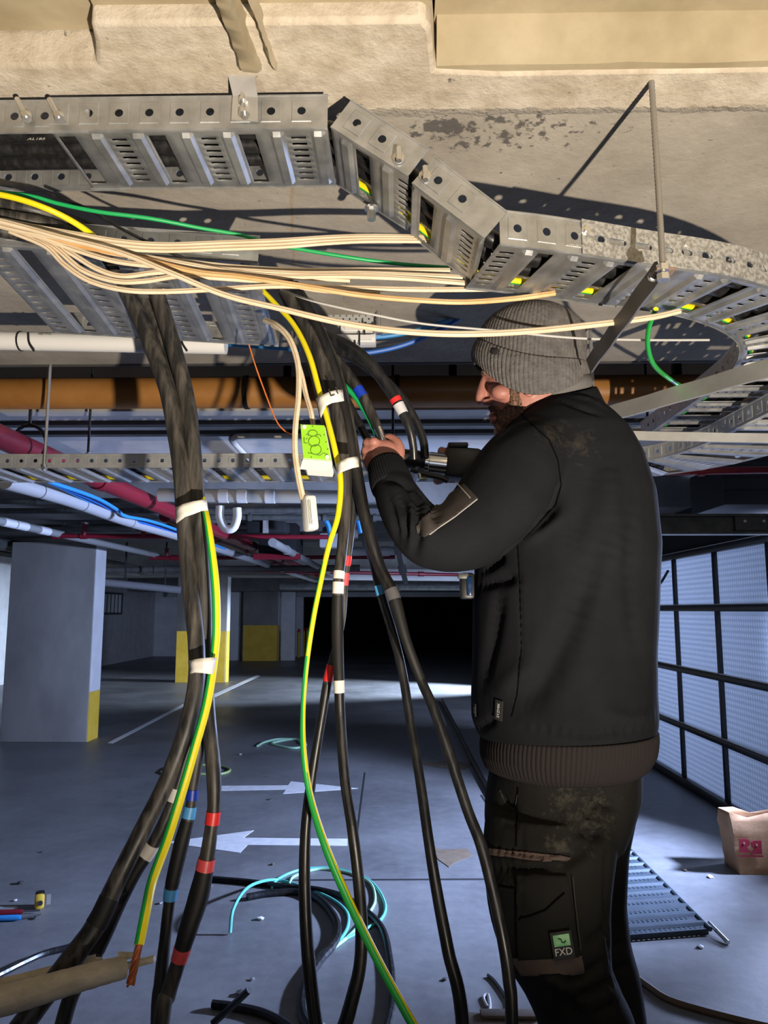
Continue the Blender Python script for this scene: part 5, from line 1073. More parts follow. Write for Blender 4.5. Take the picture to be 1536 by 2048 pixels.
# ---- beanie
bn = [((953, 727), (1170, 757), .097, -.082), ((948, 714), (1172, 750), .099, -.068), ((948, 700), (1172, 741), .099, -.052), ((955, 684), (1168, 731), .097, -.040)]
cr = [((958, 688), (1166, 733), .094, -.042), ((958, 674), (1168, 712), .094, -.030), ((964, 658), (1168, 686), .092, -.015), ((976, 643), (1164, 662), .086, 0), ((992, 630), (1150, 642), .076, 0), ((1014, 619), (1126, 626), .058, 0), ((1036, 613), (1100, 617), .034, 0), ((1056, 611), (1082, 613), .012, 0)]
def knit(rows, nrib, amp, name, seg, thick=None):
    N = nrib * 4; R = []; pts = []
    base = [ring(l, r, YM, b, bow, N, skew=0.30) for l, r, b, bow in rows]; nr = len(base)
    for i in range((nr - 1) * seg + 1):
        t = i / seg; k = min(int(t), nr - 2); u = t - k; row = []
        for j in range(N):
            p0, p1, p2, p3 = (base[min(max(q, 0), nr - 1)][j] for q in (k - 1, k, k + 1, k + 2))
            row.append(0.5 * ((2 * p1) + (p2 - p0) * u + (2 * p0 - 5 * p1 + 4 * p2 - p3) * u * u + (3 * p1 - p0 - 3 * p2 + p3) * u ** 3))
        c = sum(row, Vector()) / N
        wob = 1 + 0.05 * math.sin(i * 0.9)
        R.append([p + (p - c).normalized() * (amp * wob * (0.5 + 0.5 * math.cos(2 * math.pi * j / 4)) * min(1.0, (p - c).length / 0.05)) for j, p in enumerate(row)])
    o = MB().rings(R, True, False).build(name, M_KNIT, man, True, 120)
    if thick: add_solid(o, thick)
    return o
crown = knit(cr, 84, 0.0022, 'beanie', 5, 0.003); brim = knit(bn, 84, 0.0024, 'beanie_cuff', 6, 0.007)
tg = at(990, 703, Y=YM - 0.078); MB().cbox(tg, (0.016, 0.004, 0.012), 0.001, Matrix.Rotation(math.radians(20), 3, 'Y') @ Matrix.Rotation(math.radians(-35), 3, 'Z')).build('beanie_tag', M_INK, man)

# ---- jacket
mb = MB()
tr = [((1062, 800), (1188, 792), .062), ((1040, 822), (1205, 814), .095), ((1012, 848), (1228, 838), .130), ((992, 880), (1254, 868), .160), ((975, 925), (1280, 915), .178), ((962, 1000), (1304, 985), .186), ((952, 1100), (1317, 1090), .186), ((947, 1200), (1312, 1195), .180), ((944, 1300), (1306, 1300), .176), ((942, 1380), (1307, 1380), .177), ((944, 1435), (1310, 1432), .178), ((956, 1465), (1308, 1455), .174), ((970, 1480), (1300, 1470), .165)]
mb.rings([ring(l, r, YM, b, n=40) for l, r, b in tr])
limb(mb, [(1095, 905, 1.55, 78), (1045, 935, 1.475, 88), (1000, 1000, 1.43, 88), (940, 1063, 1.40, 78), (872, 1082, 1.385, 62), (832, 1052, 1.39, 58), (800, 1005, 1.42, 48), (784, 968, 1.45, 39), (776, 950, 1.465, 34)])
limb(mb, [(1165, 905, 1.74, 78), (1110, 1000, 1.84, 72), (1040, 1040, 1.88, 60), (985, 1000, 1.83, 50), (955, 968, 1.77, 38)])
jk = remesh(mb, 0.0055, 10, 0.5); noise_puff(jk, 0.0035, 14)
JF = [
 ([(1120, 1005), (1085, 1040), (1045, 1078)], -0.007, 0.010), ([(1118, 965), (1105, 1010), (1060, 1060)], -0.008, 0.009), ([(1130, 1030), (1090, 1060), (1050, 1085)], 0.006, 0.010),
 ([(1045, 1080), (1000, 1118), (962, 1146)], -0.009, 0.010),
 ([(795, 985), (812, 1030), (806, 1090)], -0.011, 0.009), ([(812, 965), (838, 1000), (836, 1060), (828, 1110)], -0.012, 0.010), ([(775, 990), (788, 1040), (795, 1085)], -0.007, 0.008), ([(835, 975), (868, 1010), (872, 1050)], -0.010, 0.010), ([(822, 1010), (824, 1070)], 0.006, 0.008),
 ([(760, 955), (800, 962), (830, 975)], -0.007, 0.008),
 ([(1205, 1080), (1150, 1250), (1080, 1370), (1035, 1420)], -0.012, 0.028), ([(1240, 1060), (1200, 1180), (1150, 1300)], 0.006, 0.025), ([(1265, 1000), (1258, 1150), (1270, 1300)], -0.005, 0.018), ([(1180, 930), (1170, 1010), (1140, 1100)], -0.006, 0.022), ([(1220, 930), (1225, 1050)], 0.005, 0.02),
 ([(990, 1390), (1030, 1350), (1080, 1330)], 0.005, 0.02), ([(950, 1462), (975, 1448), (990, 1436)], -0.006, 0.010), ([(1000, 1180), (985, 1280), (965, 1370)], -0.009, 0.018), ([(960, 1170), (1000, 1160), (1035, 1155)], -0.010, 0.012), ([(1035, 1090), (1040, 1200), (1044, 1300), (1030, 1400)], -0.0025, 0.004),
 ([(1200, 1420), (1260, 1440), (1305, 1430)], 0.005, 0.014), ([(1050, 1455), (1180, 1470), (1290, 1455)], -0.005, 0.010),
 ([(1000, 880), (1040, 850), (1080, 842)], -0.006, 0.010), ([(1120, 800), (1160, 815), (1200, 830)], -0.006, 0.008), ([(1140, 790), (1180, 800), (1210, 815)], 0.004, 0.007)]
folds(jk, JF); jk.materials.append(M_FLEECE); jk.name = 'jacket'; jacket = link('jacket', jk, man); bj = bvh_of(jk)
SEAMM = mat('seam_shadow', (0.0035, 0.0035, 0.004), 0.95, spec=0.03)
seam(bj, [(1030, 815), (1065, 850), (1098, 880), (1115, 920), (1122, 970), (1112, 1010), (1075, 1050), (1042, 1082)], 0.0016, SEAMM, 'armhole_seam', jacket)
seam(bj, [(1036, 1090), (1040, 1160), (1043, 1300), (1034, 1390), (1022, 1440)], 0.0013, SEAMM, 'side_seam', jacket)
patch(jk, [(923, 962), (956, 998), (912, 1033), (850, 1075), (832, 1066), (829, 1040), (880, 1004)], 0.0025, M_PATCH, 'elbow_panel', jacket, 0.0015)
seam(bj, [(916, 968), (945, 1003)], 0.0012, M_ALU, 'panel_stitching', jacket, 0.005); seam(bj, [(955, 1000), (912, 1034), (852, 1075)], 0.0012, M_ALU, 'panel_edge', jacket, 0.003)
add_dust(M_FLEECE, [(tuple(hit(bj, 1100, 862)[0]), 0.085), (tuple(hit(bj, 1160, 885)[0]), 0.06)], (0.055, 0.047, 0.035), 70, 0.55, 3.0)
# cuff, collar, hem: ribbed pieces
def rib_tube(pts, r, nrib, amp, name, mt, parent):
    S = [Vector(p) for p in pts]; fr = frames(S); N = nrib * 4; R = []
    for i, (p, (t, a, b)) in enumerate(zip(S, fr)):
        R.append([p + (a * math.cos(2 * math.pi * j / N) + b * math.sin(2 * math.pi * j / N)) * (r[i] + amp * math.cos(2 * math.pi * j / 4)) for j in range(N)])
    o = MB().rings(R, True, False).build(name, mt, parent, True, 120); add_solid(o, 0.004); return o
rib_tube(spline([at(786, 975, Y=1.448), at(778, 952, Y=1.462), at(772, 932, Y=1.478)], 4), [.039, .0395, .0395, .039, .038, .037, .036, .0355, .035], 44, 0.0010, 'cuff', M_FLEECE, jacket)
hm = [((966, 1468), (1306, 1458), .172), ((966, 1485), (1304, 1475), .171), ((968, 1510), (1299, 1502), .168), ((976, 1532), (1288, 1525), .162), ((988, 1542), (1276, 1536), .155)]
N = 120 * 4; R = []
base = [ring(l, r, YM, b, 0, N) for l, r, b in hm]
for i in range(17):
    t = i / 4; k = min(int(t), 3); u = t - k; row = [base[k][j].lerp(base[k + 1][j], u) for j in range(N)]; c = sum(row, Vector()) / N
    env = 0.0045 * math.sin(math.pi * i / 16)
    R.append([p + (p - c).normalized() * (0.0013 * math.cos(2 * math.pi * j / 4) + env) for j, p in enumerate(row)])
hem = MB().rings(R, True, False).build('ribbed_hem', M_RIB, jacket, True, 120); add_solid(hem, 0.004)
cl = [((1002, 862), (1212, 822), .105, -0.012), ((1018, 836), (1200, 800), .098, -.016), ((1036, 814), (1193, 782), .088, -.022), ((1048, 802), (1188, 772), .080, -.024)]
co_ = MB().rings([ring(l, r, YM, b, bw, 48) for l, r, b, bw in cl], True, False).build('collar', M_FLEECE, jacket, True, 120); add_solid(co_, 0.006); sb_ = co_.modifiers.new('s', 'SUBSURF'); sb_.levels = sb_.render_levels = 1
M_INCOL = mat('grey_collar_lining', (0.13, 0.125, 0.12), 0.85); ci = MB().rings([ring(l, r, YM, b, bw, 48) for l, r, b, bw in (((1058, 806), (1182, 776), .074, -.015), ((1064, 790), (1178, 756), .072, -.004))], True, False).build('collar_lining', M_INCOL, jacket, True, 120); add_solid(ci, 0.005)
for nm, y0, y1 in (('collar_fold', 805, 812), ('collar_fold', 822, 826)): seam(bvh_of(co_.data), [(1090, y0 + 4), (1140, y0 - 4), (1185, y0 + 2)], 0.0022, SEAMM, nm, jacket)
# brand tabs on the pocket edge
def tab(bvh, px, py, w_, h_, ang, txt, size, tm=M_INK, pm=M_PRINT, name='tab', parent=jacket, lift=0.003):
    l, n = hit(bvh, px, py)
    if not l: return
    n = sum((hit(bvh, px + dx, py + dy)[1] or n for dx in (-14, -7, 0, 7, 14) for dy in (-16, -8, 0, 8, 16)), Vector()).normalized(); l = max((hit(bvh, px + dx, py + dy)[0] or l for dx in (-10, 0, 10) for dy in (-14, 0, 14)), key=lambda q: (q - l).dot(n)).copy(); l = hit(bvh, px, py)[0] + n * max(0, (l - hit(bvh, px, py)[0]).dot(n))
    up = Vector((0, 0, 1)); up = (up - n * up.dot(n)).normalized(); rt = up.cross(n).normalized(); q = Matrix.Rotation(ang, 3, n); r2, u2 = q @ rt, q @ up
    M = Matrix((r2, u2, n)).transposed(); MB().cbox(l + n * lift, (w_, h_, 0.002), 0.0006, M).build(name, tm, parent)
    if txt: decal(txt, l + n * (lift + 0.0014), r2, u2, size, pm, parent, 'tab_lettering')
    return l + n * lift, r2, u2, n
tab(bj, 1000, 1420, 0.040, 0.019, math.radians(80), 'SYZMIK', 0.0085, name='brand_tab')
tab(bj, 953, 1420, 0.026, 0.008, math.radians(84), 'SYZ', 0.0075, name='zip_tab')

# ---- trousers
mb = MB()
hp = [((985, 1505), (1280, 1500), .150), ((978, 1545), (1280, 1540), .155), ((971, 1595), (1278, 1590), .158), ((970, 1640), (1262, 1640), .150), ((985, 1690), (1245, 1690), .13)]
mb.rings([ring(l, r, YM, b, n=36) for l, r, b in hp])
def leg(mb, rows):
    P = [(at(x, y, Y=Y), hw * Y / FPX, b) for x, y, Y, hw, b in rows]; R = []
    S = spline([p for p, _, _ in P], 4); 
    for i, p in enumerate(S):
        t = i / 4; k = min(int(t), len(P) - 2); u = t - k; a = lerp(P[k][1], P[k + 1][1], u); b = lerp(P[k][2], P[k + 1][2], u)
        R.append([p + Vector((a * math.cos(2 * math.pi * j / 28), -b * math.sin(2 * math.pi * j / 28), 0)) for j in range(28)])
    mb.rings(R)
leg(mb, [(1105, 1620, 1.56, 125, .110), (1098, 1700, 1.545, 125, .112), (1096, 1800, 1.53, 116, .106), (1104, 1870, 1.52, 108, .100), (1118, 1930, 1.515, 96, .096), (1145, 1985, 1.535, 90, .092), (1172, 2050, 1.57, 90, .090), (1185, 2150, 1.62, 84, .082), (1190, 2230, 1.65, 80, .078)])
leg(mb, [(1180, 1620, 1.70, 88, .100), (1186, 1700, 1.71, 66, .095), (1190, 1800, 1.73, 56, .090), (1198, 1880, 1.74, 57, .086), (1214, 1950, 1.755, 60, .084), (1228, 2048, 1.78, 58, .080), (1232, 2140, 1.80, 58, .076), (1232, 2180, 1.82, 56, .074)])
tz = remesh(mb, 0.0055, 6, 0.5); noise_puff(tz, 0.003, 16)
TF = [([(1150, 1660), (1190, 1672), (1222, 1660)], -0.014, 0.010), ([(1140, 1635), (1190, 1650), (1225, 1645)], 0.008, 0.010), ([(1165, 1618), (1200, 1608), (1240, 1615)], -0.010, 0.009), ([(1130, 1600), (1160, 1640)], 0.005, 0.012),
 ([(1000, 1590), (1012, 1610), (1032, 1618)], -0.009, 0.008), ([(1000, 1640), (1040, 1650)], -0.005, 0.010),
 ([(985, 1700), (1060, 1712), (1135, 1712)], -0.008, 0.007), ([(985, 1735), (1060, 1742), (1110, 1735)], -0.009, 0.008), ([(1120, 1735), (1160, 1710), (1195, 1680)], -0.010, 0.010), ([(990, 1765), (1050, 1772)], 0.004, 0.008),
 ([(1130, 1960), (1170, 1950), (1220, 1915)], -0.009, 0.008), ([(1150, 2000), (1190, 1985), (1230, 1960)], -0.010, 0.009), ([(1110, 1985), (1160, 2035)], -0.012, 0.012), ([(1080, 1950), (1110, 1960), (1135, 1985)], 0.008, 0.010), ([(1170, 1890), (1200, 1870), (1220, 1840)], -0.007, 0.009), ([(1190, 2030), (1230, 2010)], -0.008, 0.008), ([(1222, 1900), (1245, 1885)], -0.006, 0.007), ([(1225, 1945), (1255, 1930)], -0.006, 0.007), ([(1215, 1700), (1212, 1800), (1218, 1900)], -0.008, 0.008), ([(1045, 1640), (1042, 1720), (1045, 1850)], -0.003, 0.004)]
folds(tz, TF); tz.materials.append(M_TROUSER); tz.name = 'trousers'; trousers = link('trousers', tz, man); bt = bvh_of(tz)
add_dust(M_TROUSER, [(tuple(hit(bt, 1180, 1630)[0]), 0.11), (tuple(hit(bt, 1120, 1690)[0]), 0.06), (tuple(hit(bt, 1130, 1600)[0]), 0.07)], (0.075, 0.07, 0.055), 60, 0.58, 5.0)
seam(bt, [(1036, 1575), (1034, 1640), (1032, 1700)], 0.0014, SEAMM, 'side_seam', trousers); seam(bt, [(1000, 1580), (1010, 1605), (1030, 1622), (1036, 1585)], 0.0018, M_PATCH, 'pocket_edge', trousers)
patch(tz, [(980, 1692), (1060, 1702), (1140, 1708), (1138, 1722), (1060, 1722), (982, 1710)], 0.0035, M_BROWNP, 'pocket_flap', trousers, 0.003)
patch(tz, [(1034, 1752), (1138, 1750), (1150, 1860), (1158, 1912), (1040, 1918), (1036, 1850)], 0.0045, M_TROUSER, 'cargo_pocket', trousers, 0.004)
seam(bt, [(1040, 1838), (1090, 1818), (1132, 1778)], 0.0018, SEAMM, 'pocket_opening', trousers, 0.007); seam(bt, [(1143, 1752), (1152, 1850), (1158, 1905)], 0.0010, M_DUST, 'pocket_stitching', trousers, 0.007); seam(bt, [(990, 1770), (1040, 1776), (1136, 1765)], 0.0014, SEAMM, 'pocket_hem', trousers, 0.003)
patch(tz, [(1024, 1914), (1090, 1912), (1160, 1908), (1167, 1942), (1100, 1950), (1045, 1948)], 0.0040, M_BROWNP, 'knee_patch', trousers, 0.003)
M_BADGE = mat('badge_green', (0.04, 0.45, 0.10), 0.5, col2=(0.5, 0.85, 0.5), scale=40)
tb = tab(bt, 1122, 1886, 0.038, 0.046, math.radians(8), None, 0, M_INK, name='badge', parent=trousers, lift=0.012)
if tb:
    l, r2, u2, n = tb; M = Matrix((r2, u2, n)).transposed()
    MB().cbox(l + n * 0.0015 + u2 * 0.009, (0.029, 0.019, 0.001), 0.0003, M).build('badge_panel', M_BADGE, trousers); decal('FXD', l + n * 0.0014 - u2 * 0.010, r2, u2, 0.0165, M_PRINT, trousers, 'badge_lettering', 0.0004)
    MB().tube([l + n * 0.0026 + r2 * x + u2 * (y + 0.009) for x, y in ((-0.006, 0.004), (-0.001, 0.002), (0.0, -0.003), (0.003, -0.004), (0.007, -0.001))], 0.0010, 6).build('badge_mark', M_INK, trousers)
# boots on the platform (below the picture)
for (px, Y, nm) in ((1190, 1.655, 'boot'), (1235, 1.825, 'boot')):
    p = at(px, 2200, Y=Y); d = Vector((-0.85, 0.5, 0)).normalized(); s = Vector((0, 0, 1)).cross(d); R = []
    for t_, hh, ww in ((-0.075, .05, .030), (-0.06, .13, .042), (0.0, .16, .045), (0.05, .10, .047), (0.12, .065, .050), (0.18, .055, .042), (0.205, .03, .025)):
        c = Vector((p.x, Y, ZF + 0.012)) + d * t_; R.append([c + s * (ww * math.cos(a)) + Vector((0, 0, hh * max(0, math.sin(a)) - (0.008 if math.sin(a) < 0 else 0))) for a in np.linspace(0, 2 * math.pi, 17)[:-1]])
    MB().rings(R).build(nm, M_BROWNP, man, True, 60)
pf = thing('step_platform', (foot.x, 1.74, 0), 'low aluminium step platform the man stands on, below the picture', 'platform')
MB().cbox((foot.x + 0.05, 1.74, ZF - 0.0225), (0.55, 0.55, 0.045), 0.006).build('deck', M_ALU, pf)
for sx in (-1, 1):
    for sy in (-1, 1): MB().tube([(foot.x + 0.05 + sx * 0.24, 1.74 + sy * 0.24, ZF - 0.03), (foot.x + 0.05 + sx * 0.30, 1.74 + sy * 0.29, 0.0)], 0.016, 10).build('leg', M_ALU, pf)
# ---- crimping tool held in front of the chest
ct = thing('crimping_tool', at(880, 960, Y=1.62), 'black battery crimping tool with steel collar in the worker\'s hands', 'tool')
YTL = 1.625
MB().cyl(at(792, 915, Y=YTL), at(852, 922, Y=YTL), 0.021, 20).build('jaw_barrel', M_TOOL, ct); MB().cyl(at(790, 915, Y=YTL), at(797, 916, Y=YTL), 0.023, 20).build('jaw_cap', M_TOOL, ct)
MB().cyl(at(850, 925, Y=YTL), at(857, 926, Y=YTL), 0.024, 20).build('steel_ring', M_CHROME, ct); MB().cyl(at(858, 927, Y=YTL), at(892, 931, Y=YTL), 0.026, 24).build('steel_collar', M_CHROME, ct)
MB().cbox(at(925, 930, Y=YTL + .01), (0.085, 0.06, 0.072), 0.012, Matrix.Rotation(math.radians(5), 3, 'Y')).build('motor_body', M_TOOL, ct); MB().cbox(at(915, 893, Y=YTL), (0.045, 0.04, 0.012), 0.004).build('top_guard', M_TOOL, ct)
MB().tube(spline([at(822, 938, Y=YTL - .02), at(850, 948, Y=YTL - .02), at(880, 955, Y=YTL - .02), at(896, 962, Y=YTL - .02)], 6), 0.0065, 10).build('release_lever', M_TOOL, ct)
MB().cyl(at(838, 946, Y=YTL - .02), at(840, 957, Y=YTL - .02), 0.006, 12).build('lever_knob', M_BOLT, ct)
MB().cyl(at(838, 935, Y=YTL - .022), at(833, 937, Y=YTL - .03), 0.004, 10).build('lever_pin', M_CHROME, ct)
rd_ = thing('clip_device', at(935, 1200, Y=1.60), 'small black device with a blue face at the jacket front below the elbow', 'device')
MB().cbox(at(934, 1172, Y=1.60), (0.030, 0.035, 0.055), 0.006).build('case', M_TOOL, rd_); MB().cbox(at(939, 1172, Y=1.582), (0.012, 0.006, 0.040), 0.002).build('face', mat('blue_glass', (0.01, 0.03, 0.09), 0.15), rd_); MB().cbox(at(926, 1152, Y=1.585), (0.022, 0.01, 0.012), 0.002).build('clip', M_DARK, rd_)

# ================================================================== things on the floor
def fcable(name, label, pix, r, mt, group, z=None, n=8, lift=None):
    P = [at(x, y, Z=r) for x, y in pix]
    if lift:
        for i, h in lift.items(): 
            P[i] = at(*pix[i], Z=r + h)
    o = MB().tube(spline(P, 10), r, n).build(name, mt); return tag(o, label, 'cable', group)
GT = 'offcuts coiled on the floor'
fcable('cable_offcut', 'teal wire of the floor coil that springs up at its left end', [(460, 1866), (466, 1820), (490, 1780), (520, 1764), (556, 1760), (600, 1772), (660, 1796), (692, 1822), (696, 1850), (680, 1880), (640, 1920), (625, 1950)], 0.008, M_TEAL, GT, lift={0: 0.0, 1: 0.08, 2: 0.10, 3: 0.05})
fcable('cable_offcut', 'teal wire of the floor coil making the largest loop', [(544, 1776), (556, 1758), (600, 1740), (660, 1736), (720, 1750), (752, 1774), (770, 1808), (764, 1836), (735, 1856), (690, 1878), (650, 1900), (632, 1925), (628, 1960)], 0.008, M_TEAL, GT)
fcable('cable_offcut', 'pale green wire lying inside the teal floor coil', [(578, 1768), (590, 1752), (640, 1738), (700, 1746), (740, 1766), (750, 1800), (735, 1830), (700, 1870), (650, 1910), (622, 1945), (612, 1985), (620, 2030), (660, 2060)], 0.008, M_PALEG, GT)
GK = 'black cable offcuts on the floor'
fcable('black_offcut', 'black cable offcut of the floor coil with its end to the left', [(420, 1757), (500, 1764), (560, 1772), (640, 1780), (700, 1800), (760, 1850), (780, 1920), (784, 2000), (770, 2070)], 0.016, M_BLACK, GK)
fcable('black_offcut', 'black cable offcut curving through the middle of the floor coil', [(494, 1794), (540, 1786), (600, 1784), (640, 1800), (672, 1840), (672, 1880), (640, 1920), (610, 1970), (606, 2030), (640, 2080)], 0.018, M_BLACK, GK)
fcable('black_offcut', 'bent black offcut at the bottom edge left of the coil', [(425, 2008), (460, 2012), (520, 2024), (570, 2048), (600, 2075)], 0.016, M_BLACK, GK)
fcable('black_offcut', 'short straight black offcut leaning across the bent one', [(425, 2048), (460, 2016), (498, 1980)], 0.013, M_BLACK, GK, lift={2: 0.12, 1: 0.05})
fcable('black_offcut', 'black offcut lying beyond the dusty cable ends at bottom left', [(-20, 1958), (80, 1910), (150, 1890), (222, 1856)], 0.014, M_BLACK, GK)
fcable('black_offcut', 'long dark cable on the floor running away behind the worker', [(884, 1400), (910, 1450), (945, 1520), (985, 1590), (1030, 1660)], 0.02, M_BLACK, GK)
fcable('brown_offcut', 'brown cable snaking out behind the worker\'s legs', [(1240, 1930), (1300, 1975), (1340, 2000), (1410, 2022), (1500, 2045), (1560, 2058)], 0.012, mat('brown_sheath', (0.10, 0.06, 0.03), 0.6), None)
fcable('green_coil', 'pale green coil of wire on the floor behind the middle cables', [(515, 1492), (530, 1484), (560, 1478), (600, 1480), (612, 1490), (590, 1496), (560, 1492), (545, 1486), (590, 1478), (604, 1488)], 0.012, M_PALEG, 'small wire coils on the floor')
fcable('green_coil', 'yellowish coil of wire on the floor behind the left bundle', [(322, 1545), (340, 1534), (390, 1530), (440, 1532), (460, 1540), (440, 1548), (390, 1548), (340, 1550), (322, 1545)], 0.011, mat('olive_sheath', (0.32, 0.42, 0.16), 0.5), 'small wire coils on the floor')
fcable('grey_offcut', 'curled grey wire beside the worker\'s shin', [(975, 2014), (968, 2000), (968, 1992), (976, 1990), (980, 2010), (978, 2024)], 0.006, M_GREYW, 'wire scraps by the shin'); fcable('grey_offcut', 'dark wire scrap bending beside the worker\'s shin', [(976, 1950), (990, 1962), (1010, 1990), (1018, 2010), (1004, 2028)], 0.007, M_GTAPE, 'wire scraps by the shin')
tbk = thing('timber_offcut', at(1010, 2040, Z=0), 'rough dark timber offcut at the bottom edge before the worker', 'timber')
pa = at(1012, 2052, Z=0.10); MB().cbox((pa.x, pa.y - 0.02, 0.05), (0.29, 0.20, 0.1), 0.006, Matrix.Rotation(math.radians(-6), 3, 'Z')).build('block', M_WOOD, tbk); MB().cbox((pa.x + 0.02, pa.y + 0.06, 0.108), (0.20, 0.05, 0.012), 0.003).build('splinter', M_WOOD, tbk)
# paper bag
bg_ = thing('paper_bag', at(1510, 1745, Z=0), 'crumpled brown paper bag with a maroon logo at the right edge', 'bag')
c0 = at(1462, 1622, Y=4.62); w0, h0, d0_ = 0.36, c0.z, 0.20; x0 = at(1470, 1742, Z=0).x; yb_ = 4.55; R = []
for i in range(9):
    t = i / 8; z = h0 * t; ex = -0.035 * t; rr = []
    for (ux, uy) in ((0, 0), (.25, 0), (.5, 0), (.75, 0), (1, 0), (1, .5), (1, 1), (.75, 1), (.5, 1), (.25, 1), (0, 1), (0, .5)):
        j = RNG.normal(0, 0.004 * (0.4 + t), 3); pinch = 0.03 * t if uy == .5 else 0
        rr.append((x0 + ex + ux * (w0 + 0.03 * t) + (pinch if ux == 0 else -pinch if ux == 1 else 0) + j[0], yb_ + uy * d0_ + j[1], z + (j[2] * 3 if i == 8 else 0)))
    R.append(rr)
ob = MB().rings(R, True, False).build('paper', M_KRAFT, bg_, True, 18); add_solid(ob, 0.002)
MB().box((x0 + w0 / 2, yb_ + d0_ / 2, 0.004), (w0 * 0.97, d0_ * 0.95, 0.004)).build('base', M_KRAFT, bg_)
def bag_r(mir, cx, cz, s):
    pts = [(-.5, -.6), (-.5, .6), (.12, .6), (.42, .48), (.5, .24), (.42, .0), (.2, -.14), (.55, -.6), (.0, -.6)]; P = [(cx + mir * x * s, yb_ - 0.012, cz + y * s) for x, y in pts]
    ob = MB().add(P, [tuple(range(len(P)))]).build('logo_letter', M_BAGRED, bg_, False); add_solid(ob, 0.003)
    MB().cyl((cx - mir * 0.05 * s, yb_ - 0.0135, cz + .22 * s), (cx - mir * 0.05 * s, yb_ - 0.016, cz + .22 * s), 0.10 * s, 10).build('logo_eye', M_KRAFT, bg_)
lc = at(1488, 1690, Y=yb_); bag_r(1, lc.x - 0.002, lc.z, 0.062); lc = at(1506, 1692, Y=yb_); bag_r(-1, lc.x + 0.012, lc.z - 0.004, 0.062)
MB().box((at(1500, 1708, Y=yb_).x, yb_ - 0.011, at(1500, 1711, Y=yb_).z), (0.14, 0.003, 0.008)).build('logo_strapline', M_BAGRED, bg_)
# tray lying on the floor
fa, fb = at(1265, 1871, Z=0.03), at(1425, 1858, Z=0.03); 
ft_near = [(1120, 1880), (1422, 1858)]; Pn0, Pn1 = at(1180, 1876, Z=0.03), at(1420, 1858, Z=0.03); Pf = at(1250, 1690, Z=0.03)
gw = thing('floor_tray', Pn0, 'blue-grey perforated tray lying on the floor beside the worker\'s legs', 'cable tray')
uvec = (Pf - Pn1); vvec = (Pn0 - Pn1)
def mpf(u, v, w): return Pn1 + uvec * u + vvec * v + Vector((0, 0, w))
vs, fs = [], []; nU = 12
M_FT = mat('blue_grey_steel', (0.042, 0.058, 0.072), 0.55, 0.3, col2=(0.06, 0.08, 0.10), scale=8)
for k in range(nU):
    u0 = k / nU; h = 0.6 / nU
    Uq = [u0, u0 + h * .22, u0 + h * .36, u0 + h * .50, u0 + h * .62, u0 + h * .76, u0 + h * 1.0, u0 + h * 1.667]
    Wq = [0.0, 0.0, 0.0, 0.0, 0.0, 0.012, 0.012, 0.0]
    nV = 24
    b0 = len(vs)
    for u, wq in zip(Uq, Wq):
        for j in range(nV * 2 + 1): vs.append(mpf(u, j / (2 * nV), wq))
    for a in range(len(Uq) - 1):
        for j in range(nV * 2):
            if a in (1, 3) and j % 2 == 1: continue
            q_ = b0 + a * (nV * 2 + 1) + j; fs.append((q_, q_ + 1, q_ + nV * 2 + 2, q_ + nV * 2 + 1))
add_solid(MB().add(vs, fs).build('tray_bed', M_FT, gw, False), 0.002)
for v0 in (0.0, 1.0): MB().tube([mpf(t, v0, 0.0) for t in (0, .5, 1)], 0.012, 8).build('side_rail', M_FT, gw)
MB().box((mpf(0.02, .5, -0.015)), (vvec.length, 0.012, 0.03), Matrix.Rotation(math.atan2(vvec.y, vvec.x), 3, 'Z')).build('end_lip', M_FT, gw)
rs = tag(MB().cyl(at(1418, 1846, Z=0.035), at(1456, 1885, Z=0.01), 0.010, 10).build('loose_rod', M_BOLT), 'loose steel rod sticking out from the corner of the floor tray', 'rod')
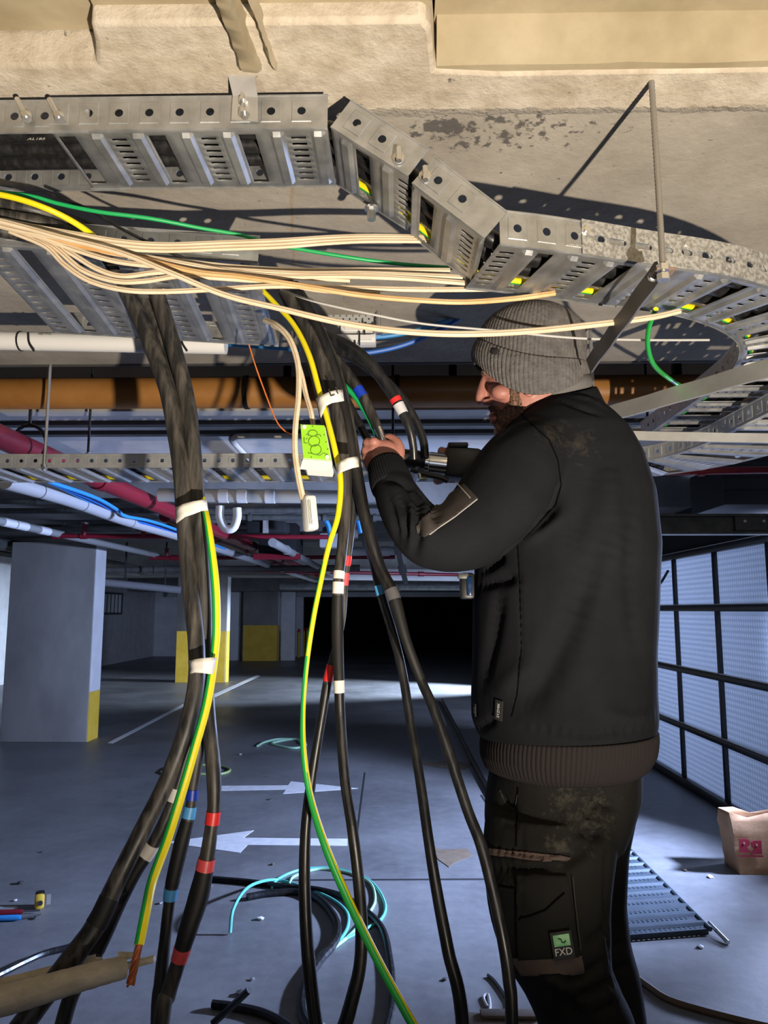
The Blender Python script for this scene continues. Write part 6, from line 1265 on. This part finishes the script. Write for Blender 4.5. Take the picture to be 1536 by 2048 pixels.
# tape measure and hand tools
tm = thing('tape_measure', at(78, 1812, Z=0), 'yellow and black tape measure standing on the floor at left', 'tape measure')
c = at(80, 1800, Z=0.04); Rz = Matrix.Rotation(math.radians(25), 3, 'Z')
MB().cbox(c + Vector((-0.01, .02, -0.004)), (0.045, 0.06, 0.075), 0.010, Rz).build('case', M_TOOL, tm); MB().cbox(c + Vector((0.004, -0.012, -0.003)), (0.046, 0.02, 0.074), 0.012, Rz).build('face', M_YELLOW, tm)
MB().cyl(c + Rz @ Vector((0.002, -0.026, -.006)), c + Rz @ Vector((0.002, -0.032, -.006)), 0.012, 14).build('hub', M_INK, tm); MB().box(c + Vector((0.04, 0.01, 0.0)), (0.02, 0.004, 0.05), Rz).build('blade_hook', M_ALU, tm)
for k, (p0, p1, r, mt, lab) in enumerate((((-30, 1818), (35, 1816), 0.010, M_GREYW, 'pale metal rod among the hand tools at the left edge'), ((-30, 1828), (46, 1823), 0.013, M_REDPIPE, 'dark red screwdriver at the left edge'), ((-30, 1838), (42, 1835), 0.014, M_BLUE2, 'blue screwdriver at the left edge'))):
    o = thing('hand_tool', at(*p0, Z=r), lab, 'tool', 'hand tools on the floor'); a_, b_ = at(*p0, Z=r), at(*p1, Z=r); MB().tube([a_, a_.lerp(b_, .9), b_], [r, r, r * .6], 10).build('handle', mt, o)
    if k: MB().cyl(b_, b_ + (b_ - a_).normalized() * 0.08 + Vector((0, 0.03 if k == 2 else 0, 0)), 0.004, 8).build('blade', M_GTAPE, o)
# scraps of paper, plastic and plaster crumbs
SCRAPS = [(30, 1802, 0, 'white plastic scrap left of the tape measure'), (72, 1838, 1, 'dark crumpled scrap below the tape measure'), (40, 1768, 1, 'dark scrap on the floor above the tape measure'), (320, 1808, 3, 'grey plaster crumb between the left cables and the light blue tape'),
 (545, 1730, 2, 'brown crumb just above the teal floor coil'), (520, 1840, 0, 'white plaster crumb inside the left bow of the teal wire'), (505, 1960, 3, 'grey crumb above the crossed black offcuts'), (1370, 1742, 2, 'small brown scrap in the shadow of the paper bag'), (1420, 1755, 0, 'clear plastic scrap in front of the paper bag'),
 (700, 1590, 1, 'dark crumb by the tip of the right-pointing arrow'), (480, 1990, 1, 'tiny dark crumb above the short straight offcut'), (540, 1600, 1, 'dark crumb below the right-pointing arrow'), (85, 1705, 1, 'lone dark crumb on the bare floor at left'), (890, 1960, 1, 'dark crumb between the two right-hand cables'), (1400, 1895, 3, 'grey crumb below the end of the floor tray'), (480, 1510, 0, 'white crumb left of the pale green wire coil'), (420, 1775, 2, 'brown crumb by the end of the long black offcut')]
for k, (x, y, c_, lab) in enumerate(SCRAPS):
    p = at(x, y, Z=0); s = RNG.uniform(0.010, 0.02); bm = bmesh.new(); bmesh.ops.create_icosphere(bm, subdivisions=1, radius=1)
    vs = [(p.x + v.co.x * s * RNG.uniform(.6, 1.5), p.y + v.co.y * s * RNG.uniform(.6, 1.5), max(0.0005, s * 0.45 + v.co.z * s * 0.45 * RNG.uniform(.5, 1.2))) for v in bm.verts]; fs = [[v.index for v in f.verts] for f in bm.faces]; bm.free()
    tag(MB().add(vs, fs).build('debris_scrap', (M_PVC, M_DARK, M_CARD, M_BOXGREY)[c_], None, False), lab, 'scrap', 'floor scraps')
